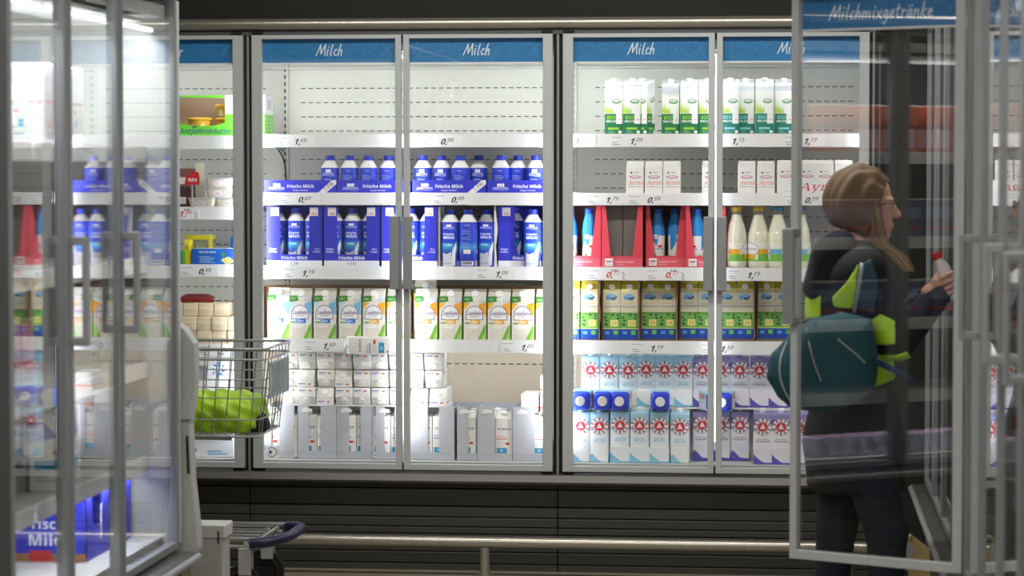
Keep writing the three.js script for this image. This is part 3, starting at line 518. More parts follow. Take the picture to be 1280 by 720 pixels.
function put(key, pxc, zFront, y, label, category, group, { ry = 0, tilt = 0, dx = 0, raw, plane } = {}) {
  const k = K[key], g = k.proto.clone(); g.name = numbered(k.name);
  const z = zFront - k.d / 2; g.position.set((raw ?? P(pxc, 300, plane ?? zFront).x) + dx, y, z); g.rotation.set(tilt, ry, 0);
  tag(g, label, category, group); scene.add(g); return g;
}
const ZP = -0.125;                                   // fronts of the goods on the shelves
const Y = shelfTop.map((y) => y - 0.002), YA = shelfTopA.map((y) => y - 0.002), YD = deckTop + 0.001;

// ----- top shelf: organic milk
const where = ['counting from the empty end', 'counting from the door gap'];
[[766.7, 0], [789.5, 0.01], [803, 0.045, 0.5], [837.7, -0.05], [861, 0], [884, 0]].forEach(([px, dz, ry], i) => put('arla', px, ZP - 0.03 + dz - (i === 2 ? 0.04 : 0), Y[0], i === 2 ? 'organic milk carton with lime lettering turned to show its side on the top shelf' : `organic milk carton with lime lettering, ${ORD[i]} on the top shelf from its empty end`, 'milk carton', 'lime organic milk cartons', { ry: ry ? -0.42 : 0 }));
[[911.8, 0.03], [931, -0.02], [955, 0.03], [979, -0.02]].forEach(([px, dz], i) => put('arla2', px, ZP - 0.03 + dz, Y[0], `organic milk carton with pale blue lettering, ${ORD[i]} on the top shelf from the gap`, 'milk carton', 'blue lettered organic milk cartons'));
// ----- second shelf: ayran
[793.5, 817, 839.5, 888, 933, 957].forEach((px, i) => put('ayran', px, ZP - 0.02, Y[1], ['white ayran carton at the sparse end of the second shelf', 'white ayran carton standing in the middle of a group of three', 'white ayran carton last in the group of three', 'white ayran carton alone beside the door frame on the second shelf', 'white ayran carton first of a pair behind the last glass door', 'white ayran carton second of the pair beside the white display box'][i], 'carton', 'ayran cartons'));
const mAyTray = printed(512, 128, (g, w, h) => { R(g, '#f2f2f2', 0, 0, w, h); T(g, 'Ayran', w * 0.56, h * 0.5, h * 0.8, '#dd4440', { f: 'serif', style: 'italic' }); R(g, '#c0c4c8', w * 0.08, h * 0.8, w * 0.2, 5); });
function tray(name, label, group, cat, xl, xr, yb, z, d, frontPolys, mat, inside, opts = {}) {      // open display box: printed front, sides, back and bottom
  const t = thing(name, label, cat, [0, 0, 0], 0, group), H = opts.h ?? Math.max(...frontPolys[0].map((p) => p[1]));
  part(t, 'front_panel', frontUV(outline(frontPolys, 0.003), 0, xr - xl, 0, H).translate(xl, yb + 0.001, z - 0.003), mat);
  const sh = opts.side ?? H;
  for (const x of [xl, xr - 0.003]) part(t, 'side_panel', span(x, x + 0.003, yb + 0.001, yb + sh, z - d, z - 0.003), inside);
  part(t, 'back_panel', span(xl + 0.003, xr - 0.003, yb + 0.001, yb + sh, z - d, z - d + 0.003), opts.back ?? inside);
  part(t, 'bottom_panel', span(xl + 0.003, xr - 0.003, yb + 0.001, yb + 0.0035, z - d + 0.003, z - 0.003), inside);
  return t;
}
{
  const z = ZP, xl = fx(972.5, z), xr = fx(1071, z);
  tray('display_box', 'low white display box with red ayran lettering on the second shelf', undefined, 'box', xl, xr, Y[1], z, 0.12, [rectPts(0, xr - xl, 0, fy(225, z) - Y[1])], mAyTray, M.cardWhite);
  [982, 1009, 1030.5, 1054].forEach((px, i) => put('ayran', px, z - 0.016, Y[1] + 0.004, `white ayran carton standing in the white display box, ${ORD[i]} from the glass bottles' side`.replace(" from the glass bottles' side", ' of four from the door gap'), 'carton', 'ayran cartons in the display box'));
}
// ----- second shelf: blue bottles behind blue trays
const blueTray = printed(512, 96, (g, w, h) => { R(g, '#3438cc', 0, 0, w, h); R(g, '#2b30c2', w * 0.6, 0, w * 0.4, h); brandEmblem(g, w * 0.19, h * 0.42, h * 0.3); T(g, 'Frische Milch', w * 0.56, h * 0.47, h * 0.36, '#fff', { w: w * 0.4 }); T(g, 'länger haltbar', w * 0.57, h * 0.78, h * 0.17, '#e4e6ff'); });
const blueTrayP = printed(512, 96, (g, w, h) => { R(g, '#3438cc', 0, 0, w, h); brandEmblem(g, w * 0.17, h * 0.42, h * 0.3); T(g, 'Frische Milch', w * 0.5, h * 0.47, h * 0.36, '#fff', { w: w * 0.38 }); T(g, 'länger haltbar', w * 0.5, h * 0.78, h * 0.17, '#e4e6ff'); poly(g, '#f4f4f6', [[w * 0.74, h], [w * 0.85, h], [w, h * 0.3], [w, 0], [w * 0.94, 0]]); T(g, '1,5%', w * 0.885, h * 0.5, h * 0.4, '#30323c', { rot: -0.65, style: 'italic' }); });
const blueIn = std(0x2a2fae, 0.7);
[[331, 420.5, 1], [421.5, 511, 0], [515.5, 607.5, 1], [609, 698, 0]].forEach(([a, b, p], i) => {
  const z = ZP, xl = fx(a, z), xr = fx(b, z), yt = fy(225.5, z) - Y[1];
  tray('display_tray', ['low blue milk tray with a slanted fat percentage, beside the cabinet post', 'low blue milk tray between the slanted stripe tray and the door gap', 'low blue milk tray with a wide white slanted stripe behind the second milk door', 'low blue milk tray at the far post end of the second milk shelf'][i], 'blue trays of the second shelf', 'tray', xl, xr, Y[1], z, 0.3, [rectPts(0, xr - xl, 0, yt)], p ? blueTrayP : blueTray, blueIn, { side: yt * 0.96 });
});
[[411, 0, 'friS'], [435.3, 0, 'friSBack'], [459, 0, 'friSBack'], [484, -0.03, 'friSBack'], [527.6, 0.0, 'friS'], [551, -0.01, 'friS'], [574.3, 0, 'friSBack'], [597.5, -0.05, 'friS'], [625, 0, 'friSBack'], [646.5, -0.03, 'friSBack'], [668.5, 0, 'friS']].forEach(([px, dz, k], i) => put(k, px, ZP - 0.012 + dz, Y[1] + 0.004, i < 4 ? `short blue milk bottle in the low trays, ${ORD[i]} behind the first milk door` : `short blue milk bottle in the low trays, ${ORD[i - 4]} behind the second milk door`, 'milk bottle', 'short blue bottles in trays'));
// ----- third shelf: tall blue cases with a cut-out
const caseMat = printed(384, 416, (g, w, h) => {
  R(g, '#3136c4', 0, 0, w, h); R(g, '#262bb0', w * 0.62, 0, w * 0.38, h); R(g, '#eef0f2', 0, h * 0.9, w, h * 0.1); T(g, '1,5%', w * 0.49, h * 0.95, h * 0.07, '#3a4a9c', { style: 'italic' });
  T(g, 'Frische Milch', w * 0.5, h * 0.855, h * 0.075, '#fff', { w: w * 0.48 }); T(g, 'länger', w * 0.11, h * 0.71, h * 0.042, '#e6e8ff', { w: w * 0.15 }); T(g, 'haltbar', w * 0.11, h * 0.755, h * 0.042, '#e6e8ff', { w: w * 0.15 }); T(g, '12 x', w * 0.91, h * 0.71, h * 0.042, '#e6e8ff'); T(g, '1 Liter', w * 0.9, h * 0.755, h * 0.042, '#e6e8ff', { w: w * 0.14 });
  for (const x of [0.07, 0.78]) { R(g, '#e9e4e2', w * x, h * 0.02, w * 0.15, h * 0.14); R(g, '#d8b9a4', w * (x + 0.03), h * 0.1, w * 0.1, h * 0.05); }
});
function blueCase(a, b, label, z = ZP) {
  const xl = fx(a, z), xr = fx(b, z), w = xr - xl, h = fy(258.5, z) - Y[2], lip = h * 0.2, c0 = w * 0.235, c1 = w * 0.775;
  tray('milk_case', label, 'tall blue milk cases', 'case', xl, xr, Y[2], z, 0.3, [[[0, 0], [w, 0], [w, h], [c1, h], [c1 - w * 0.01, lip + 0.006], [c1 - w * 0.03, lip], [c0 + w * 0.03, lip], [c0 + w * 0.01, lip + 0.006], [c0, h], [0, h]]], caseMat, blueIn, { h });
}
const bottles3 = [];
[[333.5, 402.5, 'tall blue milk case with cut-out front beside the cabinet post'], [405, 474, 'tall blue milk case with cut-out front in the middle of the first milk door'], [477, 546.5, 'tall blue milk case with cut-out front behind the two door handles']].forEach(([a, b, l]) => { blueCase(a, b, l); const m = (a + b) / 2; for (const o of [-22.8, 0, 22.8]) bottles3.push([m + o, -0.012 - (o ? 0.004 : 0.0), 'fri', 1]); });
{ // the last case is torn open: only one front panel is left
  const z = ZP, xl = fx(621, z), xr = fx(690, z), w = xr - xl, h = fy(258.5, z) - Y[2];
  const t = tray('milk_case', 'torn open blue milk case with only half of its front at the second milk door', 'tall blue milk cases', 'case', xl, xr, Y[2], z - 0.06, 0.24, [[[0, 0], [w * 0.58, 0], [w * 0.58, h * 0.2], [w * 0.36, h * 0.2], [w * 0.3, h * 0.4], [w * 0.3, h], [0, h]]], caseMat, blueIn, { h });
  part(t, 'torn_edge', outline([[[0, 0], [0.012, 0.004], [0.006, 0.08], [0.014, 0.16], [0.004, h], [0, h]]], 0.01).translate(xl - 0.012, Y[2] + 0.002, z - 0.02), M.cardWhite);
  const xe = fx(546.8, z); const s = thing('cardboard_sheet', 'upright torn cardboard edge standing between blue case and loose blue bottles', 'cardboard', [0, 0, 0]); part(s, 'sheet', span(xe + 0.002, xe + 0.006, Y[2], Y[2] + h, z - 0.2, z + 0.002), M.cardboard); part(s, 'paper_face', span(xe + 0.006, xe + 0.009, Y[2], Y[2] + h, z - 0.2, z), M.cardWhite);
}
bottles3.push([561.5, -0.0, 'fri', 2], [584, -0.0, 'friBack', 2], [607.5, -0.06, 'fri', 2], [642, -0.1, 'fri', 3], [665, -0.01, 'fri', 4], [688, -0.02, 'fri', 4]);
{ let n = 0; const loose = ['blue milk bottle standing loose beside the torn cardboard edge', 'blue milk bottle turned to show its barcode side', 'blue milk bottle set back in the shadow beside the turned bottle', 'blue milk bottle half hidden behind the torn blue case front', 'bright blue milk bottle standing in front of the torn case', 'blue milk bottle at the very end beside the middle post'];
  bottles3.forEach(([px, dz, k, m], i) => put(k, px, ZP - 0.006 + dz, Y[2] + (m === 1 || m === 3 ? 0.004 : 0), m === 1 ? `tall blue milk bottle ${['at the post side', 'in the middle', 'at the far side'][i % 3]} of the ${ORD[Math.floor(i / 3)]} blue case` : loose[n++], 'milk bottle', m === 1 ? 'bottles in the blue cases' : 'loose tall blue bottles')); }
// ----- fourth shelf: cartons with an arch emblem
[[347.7, -0.05, 'landB', 0.016], [375.2, 0, 'landB'], [405.7, 0, 'landB'], [437, 0, 'landB'], [467, 0, 'landO'], [497.2, 0, 'landO'], [532.5, 0, 'landO'], [563, 0, 'landO'], [593.5, 0, 'landO'], [623.6, 0, 'landO'], [653.6, 0, 'landO'], [683.8, 0, 'landO']].forEach(([px, dz, k], i) => put(k, px, ZP + dz, Y[3] + 0.001, k === 'landB' ? `milk carton with arch emblem and blue panel, ${ORD[i]} from the post on the fourth shelf` : `milk carton with arch emblem and orange panel, ${ORD[i - 4]} of eight on the fourth shelf`, 'milk carton', 'arch emblem milk cartons'));
{ const g = put('landO', 531, ZP - 0.085, Y[3] + 0.001, 'orange milk carton standing taller behind the front row near the door gap', 'milk carton', 'arch emblem milk cartons'); g.position.y += 0.035; const z = ZP - 0.16, s = thing('cardboard_tray', 'brown cardboard tray behind the arch emblem milk cartons', 'tray', [0, 0, 0]), x0 = fx(331.5, z), x1 = fx(697, z); part(s, 'back_panel', span(x0, x1, Y[3], Y[3] + 0.226, z - 0.004, z), M.cardboard); part(s, 'side_panel', span(x0, x0 + 0.004, Y[3], Y[3] + 0.22, z, ZP - 0.01), M.cardboard); part(s, 'spacer', span(fx(518, z), fx(545, z), Y[3], Y[3] + 0.034, z, z + 0.072), M.cardboard); }
// ----- third shelf: red trays with plastic bottles, glass bottles
const redMat = printed(256, 384, (g, w, h) => { R(g, '#e2485a', 0, 0, w, h); R(g, '#e66070', 0, h * 0.84, w, h * 0.16); R(g, '#d63a4e', 0, h * 0.835, w, 3); T(g, 'Bergbauern Milch', w * 0.56, h * 0.905, h * 0.036, '#f4d8dc', { w: w * 0.62 }); lines(g, '#f0c0c8', w * 0.34, h * 0.95, w * 0.3, 1, 5, 3); });
const redIn = std(0xcf4050, 0.7);
[[700, 751.3, 1], [752.3, 803, 0], [806.5, 856, 1], [857, 907, 1]].forEach(([a, b, full], i) => {
  const z = ZP, xl = fx(a, z), xr = fx(b, z), w = xr - xl, h = fy(257.5, z) - Y[2], lip = fy(320, z) - Y[2], dz = i === 2 ? 0.05 : 0;
  const t = tray('red_display_tray', ['red display tray holding blue bottles beside the middle post', 'empty red display tray showing its grey inside', 'red display tray set back in shade with two bottles', 'red display tray beside the door handle with one bottle'][i], 'red bottle trays', 'tray', xl, xr, Y[2], z - dz, 0.28 - dz, [[[0, 0], [w, 0], [w, h], [w * 0.89, h], [w * 0.76, lip], [w * 0.22, lip], [w * 0.09, h], [0, h]]], redMat, redIn, { h, back: M.innerGrey });
  if (!full) { part(t, 'insert', span(xl + 0.012, xl + w * 0.49, Y[2] + 0.004, Y[2] + h, z - 0.1, z - 0.05), M.innerGrey); part(t, 'insert', span(xl + w * 0.51, xr - 0.012, Y[2] + 0.004, Y[2] + h, z - 0.1, z - 0.05), M.innerGrey); }
  if (i) { const tx = xl + w * 0.18; part(t, 'price_flag', rbox(0.034, 0.032, 0.004, 0.001, tx, Y[2] + 0.024, z - dz + 0.004), printed(64, 64, (g, W, H) => { R(g, '#f3f3f3', 0, 0, W, H); R(g, '#c04060', 8, 20, 46, 12); lines(g, '#999', 8, 42, 46, 2, 8, 3); })); }
});
[[712, 0], [736, 0], [822, 0.05], [843.5, 0.05], [870.5, 0], [893, 0]].forEach(([px, dz], i) => put('pet', px, ZP - 0.02 - dz, Y[2] + 0.004, ['blue topped plastic milk bottle half hidden by the middle post frame', 'blue topped plastic milk bottle in the first red tray', 'blue topped plastic milk bottle with red emblem in the shaded red tray', 'blue topped plastic milk bottle turned sideways in the shaded red tray', 'blue topped plastic milk bottle in the red tray beside the handle', 'blue topped plastic milk bottle hidden behind the door handle'][i], 'milk bottle', 'plastic bottles in red trays', { ry: i === 3 ? 0.9 : i === 4 ? -0.8 : 0 }));
[[920.5, 'glassY', 0], [947.8, 'glassY', 0.8], [972.3, 'glassB', 0], [1000, 'glassB', 0.4]].forEach(([px, k, ry], i) => put(k, px, ZP, Y[2] + 0.001, ['round glass milk bottle with yellow cap showing its oval emblem', 'round glass milk bottle with yellow cap turned to its white panel', 'round glass milk bottle with blue cap beside the yellow capped pair', 'round glass milk bottle with blue cap behind the open door frame'][i], 'milk bottle', 'glass milk bottles', { ry }));
// ----- fourth shelf: farm milk in brown trays
const rough = (x, y0, y1, z0, z1) => { const pts = [[0, y0]]; for (let i = 0; i <= 14; i++) pts.push([0.004 + rr(0, 0.006), y0 + (y1 - y0) * i / 14]); pts.push([0, y1]); return outline([pts], 0.012).translate(x, 0, z1 - 0.012); };
[[701, 750, -4], [752.5, 799.5, 0], [801, 847, 0.05], [849.5, 896, 0.09], [897.5, 944, 0.09], [946.5, 993, 0.13]].forEach(([a, b, dz0], i) => {
  const dz = Math.max(0, dz0), z = ZP - dz, xl = fx(a, z), xr = fx(b, z), w = xr - xl, h = fy(351.5, z) - Y[3];
  const t = tray('cardboard_tray', `brown cardboard tray holding two farm milk cartons, ${ORD[i]} from the middle post`, 'brown trays of farm milk', 'tray', xl, xr, Y[3], z, 0.24, [rectPts(0, w, 0, 0.006)], M.cardboard, M.cardboard, { side: h });
  part(t, 'torn_edge', rough(xr - 0.006, Y[3], Y[3] + h, z - 0.02, z + 0.006), M.cardboard);
  [0.26, 0.73].forEach((q, j) => put('ncar', 0, z - 0.006, Y[3] + 0.004, `yellow topped farm milk carton, ${['first', 'second'][j]} in the ${ORD[i]} brown tray from the post`, 'milk carton', 'farm milk cartons', { raw: xl + w * q }));
});

// ----- bottom deck, first milk cabinet: grey display boxes of long-life milk with lying packs on top
const greyFront = printed(128, 192, (g, w, h) => { R(g, '#c3c5cb', 0, 0, w, h); R(g, '#b7bac2', 0, h * 0.86, w, h * 0.14); lines(g, '#d0d2d8', 4, h * 0.06, w * 0.3, 2, 9, 4); }, 0.7);
function greyBox(a, b, label, z, { slot = [0.32, 0.62], left = 1, right = 1 } = {}) {
  const xl = fx(a, z), xr = fx(b, z), w = xr - xl, h = fy(508.5, z) - YD, lip = h * 0.13;
  const pts = [[0, 0], [w, 0]]; if (right) pts.push([w, h], [w * slot[1], h * 0.985]); else pts.push([w, lip]);
  if (right) pts.push([w * slot[1], lip]); if (left) pts.push([w * slot[0], lip], [w * slot[0], h * 0.99], [0, h]); else pts.push([0, lip]);
  const t = tray('display_box', label, 'grey boxes of long-life milk', 'box', xl, xr, YD, z, 0.3, [pts], greyFront, M.cardGrey, { h, side: h * 0.97 });
  if (left) part(t, 'torn_tab', outline([[[0, 0], [0.05, 0.004], [0.046, 0.016], [0.02, 0.022], [0.004, 0.014]]], 0.0015).translate(xl + w * 0.1, YD + h * 0.86, z + 0.0005), M.white);
  const n = Math.max(1, Math.round(w / 0.077));
  return { xl, xr, w, n, z };
}
const ZB = -0.125; let hN = 0;
[[331, 367, 'grey box of long-life milk half behind the shopping cart', { slot: [0.2, 0.5] }], [371, 419.5, 'grey box of long-life milk with wide slot beside the shopping cart', { slot: [0.3, 0.6] }], [420.3, 468.3, 'grey box of long-life milk in the middle of the first milk door', {}], [469, 505.5, 'grey box of long-life milk at the handle side of the first milk door', { slot: [0.3, 0.66] }],
  [512.5, 567.5, 'grey box of long-life milk first behind the second milk door', { slot: [0.4, 0.66] }], [571, 596.5, 'narrow grey box of long-life milk under the empty shelf part', { slot: [0.56, 0.99], right: 0 }], [597, 640, 'grey box of long-life milk with red printed packs in its opening', { slot: [0.5, 0.99], right: 0 }], [641, 690, 'bright grey box of long-life milk beside the middle post', { slot: [0.56, 0.8] }]].forEach(([a, b, l, o], i) => {
  const q = greyBox(a, b, l, ZB - (i % 3) * 0.006, o), step = 0.0755;
  const red = i === 0 || i >= 5;
  for (let j = 0; j < q.n; j++) put(red ? 'hred' : 'h', 0, q.z - 0.008, YD + 0.005, `upright long-life milk carton, ${ORD[j]} inside the ${['cart side', 'wide slotted', 'middle', 'handle side', 'second door', 'narrow', 'red print', 'post side'][i]} grey box`, 'milk carton', 'long-life milk in grey boxes', { raw: q.xl + q.w / 2 + (j - (q.n - 1) / 2) * step });
});
const rowsY = [YD + 0.232, YD + 0.232 + 0.0745, YD + 0.232 + 0.149];
{ let n = 0; const z = ZB - 0.005;
  [[[383, 0], [405.5, 1], [429, 0], [451.5, 0], [474, 0], [497, 0], [524, 1], [547, 1]], [[381, 1], [406, 0], [428.5, 1], [451.5, 0], [474, 0], [497, 0], [518.5, 1], [541, 0]], [[383.5, 0], [406, 0], [428.5, 0], [451, 0], [473.5, 0], [496, 0], [518, 0], [540, 0]]].forEach((row, r) => row.forEach(([px, f], i) => {
    put(f ? 'lie2' : 'lie', px, z - rr(0, 0.012), rowsY[r] + 0.001 * r, `long-life milk carton lying with cap outwards, ${ORD[i]} in the ${['lowest', 'middle', 'topmost'][r]} lying row`, 'milk carton', 'lying long-life milk cartons', { ry: rr(-0.03, 0.03), dx: (i % 2) * 0.001 }); n++;
  }));
  [0, 1, 2].forEach((r) => put('lie', 361, z - 0.03, rowsY[r], `long-life milk carton at the ${['bottom', 'middle', 'top'][r]} of the pile beside the shopping cart`, 'milk carton', 'lying long-life milk cartons'));
}
// shelf board of cardboard under the lying packs, and the flat pack on top of the pile
{ const t = thing('cardboard_sheet', 'thin white cardboard sheet under the lying long-life milk cartons', 'cardboard'); part(t, 'sheet', span(fx(350, ZB), fx(560, ZB), YD + 0.2278, YD + 0.2315, -0.32, ZB - 0.012), M.cardWhite); part(t, 'front_edge', rbox(fx(560, ZB) - fx(350, ZB), 0.006, 0.004, 0.001, (fx(350, ZB) + fx(560, ZB)) / 2, YD + 0.2295, ZB - 0.011), M.cardWhite); }
{ const g = put('h', 0, ZB, 0, 'long-life milk carton lying crosswise on top of the pile in front of the price rail', 'milk carton', undefined); g.rotation.set(0, 0.04, Math.PI / 2); g.position.set(fx(490, ZB) + 0.0, rowsY[2] + 0.0735 + 0.0375, ZB + 0.02); }
// packs at the back of the empty part and white multipacks
[572, 597, 622, 647, 672].forEach((px, i) => put('hred', px, -0.34, YD + 0.001, `long-life milk carton standing far back under the bare back panel, ${ORD[i]} of five`, 'milk carton', 'back row of long-life milk'));
const mMulti = printed(256, 128, (g, w, h) => { R(g, '#f5f3f0', 0, 0, w, h); R(g, '#e58a6c', 0, h * 0.72, w, h * 0.1); lines(g, '#e8a080', w * 0.1, h * 0.86, w * 0.34, 1, 8, 5); O(g, '#d8503c', w * 0.3, h * 0.77, 7, 5); });
kind('multi', 'long_life_milk_carton', 0.074, 0.078, 0.17, (g) => { part(g, 'carton', pack(brikRings(0.074, 0.078, 0.17)), mMulti); part(g, 'end_fold', rbox(0.07, 0.012, 0.003, 0.001, 0, 0.05, 0.0855), M.white); });
[[660.5, 0], [684.5, 0], [684.5, 1]].forEach(([px, r], i) => put('multi', px, ZB - 0.05, YD + 0.206 + r * 0.0785, ['white long-life milk carton lying alone beside the bare back panel', 'white long-life milk carton lying lowest against the middle post', 'white long-life milk carton lying topmost against the middle post'][i], 'milk carton', 'white packs at the post', { plane: ZB }));
{ const t = thing('cardboard_sheet', 'white cardboard sheet under the packs lying beside the middle post', 'cardboard'); part(t, 'sheet', span(fx(645, ZB), fx(698, ZB), YD + 0.2025, YD + 0.2055, -0.36, ZB - 0.05), M.cardWhite); part(t, 'prop', span(fx(645, ZB), fx(698, ZB), YD, YD + 0.2025, -0.36, -0.355), M.cardWhite); }
{ const z = -0.1, t = thing('price_card', 'white price card with a grey swirl emblem standing at the bottom corner', 'sign'), x0 = fx(331, z), x1 = fx(348, z), y0 = fy(577, z), y1 = fy(560, z); part(t, 'card', frontUV(span(x0, x1, y0, y1, z, z + 0.002), x0, x1, y0, y1), printed(64, 64, (g, w, h) => { R(g, '#f6f6f6', 0, 0, w, h); O(g, '#6a6a72', w * 0.45, h * 0.5, w * 0.36, h * 0.34, 4); O(g, '#6a6a72', w * 0.35, h * 0.5, w * 0.12, h * 0.14); R(g, '#f6f6f6', 0, 0, w * 0.2, h); })); part(t, 'stand', span(x0 + 0.01, x1 - 0.01, deckTop, deckTop + 0.012, z - 0.02, z), M.white); }
// ----- bottom deck, second milk cabinet: alpine milk in two tiers
const barTray = (c, c2) => printed(384, 96, (g, w, h) => { R(g, c, 0, 0, w, h); for (let i = 0; i < 3; i++) { const o = i * w / 3; poly(g, c2, [[o, h], [o, h * 0.35], [o + w * 0.05, h * 0.55], [o + w * 0.16, h * 0.85], [o + w * 0.3, h]]); } R(g, c2, 0, h * 0.9, w, h * 0.1); });
const barT1 = barTray('#eef4f7', '#84c4e2'), barT2 = barTray('#eceaf4', '#5750b8'), mPaleIn = std(0xd8e2ea, 0.7), mPurIn = std(0xb9b6d4, 0.7);
const TIER = fy(507, -0.2) ;
function barenTray(a, b, z, y, label, purple, n, key, side = 'tier') {
  const xl = fx(a, z), xr = fx(b, z), w = xr - xl, lip = 0.066;
  tray('display_tray', label, 'trays of alpine milk', 'tray', xl, xr, y, z, 0.09, [rectPts(0, w, 0, lip)], purple ? barT2 : barT1, purple ? mPurIn : mPaleIn, { side: lip, h: lip });
  for (let j = 0; j < n; j++) put(key, 0, z - 0.006, y + 0.004, `alpine milk carton, ${ORD[j]} in the ${side}`, 'milk carton', 'alpine milk in trays', { raw: xl + w * (j + 0.5) / n });
}
const ZU = -0.225;
{ const t = thing('tier_board', 'pale cardboard board carrying the rear tier of alpine milk', 'cardboard'); part(t, 'board', span(fx(716, ZU), mC1 - 0.06, TIER - 0.008, TIER - 0.001, -0.46, ZU + 0.012), M.cardWhite); part(t, 'support', span(fx(716, ZU), mC1 - 0.06, deckTop, TIER - 0.008, -0.34, -0.335), M.cardWhite); part(t, 'support', span(fx(716, ZU), mC1 - 0.06, deckTop, TIER - 0.008, -0.46, -0.455), M.cardWhite); }
[738.5, 762, 785.5].forEach((px, i) => put('bar', px, ZU, TIER, `alpine milk carton without tray, ${ORD[i]} on the rear tier from the post`, 'milk carton', 'alpine milk on the rear tier'));
barenTray(796.5, 866, ZU + 0.004, TIER, 'pale blue tray of three alpine milk cartons on the rear tier', 0, 3, 'bar', 'pale blue tray on the rear tier');
barenTray(867, 937, ZU + 0.004, TIER, 'purple printed tray of alpine milk on the rear tier behind the door gap', 1, 3, 'barP', 'purple tray behind the door gap');
barenTray(938.5, 1008, ZU + 0.004, TIER, 'purple printed tray of alpine milk on the rear tier beside the teal bag', 1, 3, 'barP', 'purple tray beside the teal bag');
barenTray(1009, 1078, ZU + 0.004, TIER, 'purple printed tray of alpine milk on the rear tier behind the shopper', 1, 3, 'barP', 'purple tray behind the shopper');
const lower = fy(512.5, ZB) - YD - 0.222;
[726, 749.5].forEach((px, i) => put('bar', px, ZB, YD, ['loose alpine milk carton at the post on the bottom deck', 'loose alpine milk carton beside the first pale blue tray'][i], 'milk carton', 'loose alpine milk'));
barenTray(763, 837, ZB + 0.006, YD, 'pale blue tray of alpine milk at the bottom beside loose cartons', 0, 3, 'bar', 'bottom pale blue tray');
put('bar', 850.5, ZB, YD, 'alpine milk carton at the end of the bottom pale blue tray', 'milk carton', 'loose alpine milk');
[[878.5, -0.1], [902, -0.115], [926, -0.115]].forEach(([px, dz], i) => put('barP', px, ZB + dz, YD, ['purple cornered alpine milk carton set back in shade beside the handle', 'purple cornered alpine milk carton set back in shade behind the door gap', 'purple cornered alpine milk carton in shade beside the bright tray'][i], 'milk carton', 'shaded alpine milk'));
barenTray(943, 1012, ZB + 0.01, YD, 'bright purple printed tray of alpine milk on the bottom deck', 1, 3, 'barP', 'bright purple tray');
barenTray(1013, 1080, ZB + 0.01, YD, 'purple printed tray of alpine milk at the bottom behind the shopper', 1, 3, 'barP', 'bottom purple tray behind the shopper');
[[727, -0.05, 0.04], [752, 0.04, 0], [775.5, -0.03, 0], [824, 0.06, 0.02], [888, 0.3, 0], [906, -0.1, 0]].forEach(([px, ry, dy], i) => put('barLie', px, ZB + 0.03, YD + 0.2225, ['lying blue topped milk carton at the post, round white cap outwards', 'lying blue topped milk carton second from the post', 'lying blue topped milk carton third from the post', 'lying blue topped milk carton alone above the pale blue tray', 'lying blue topped milk carton turned aside by the door gap', 'lying blue topped milk carton behind the last door edge'][i], 'milk carton', 'lying blue topped cartons', { ry }));

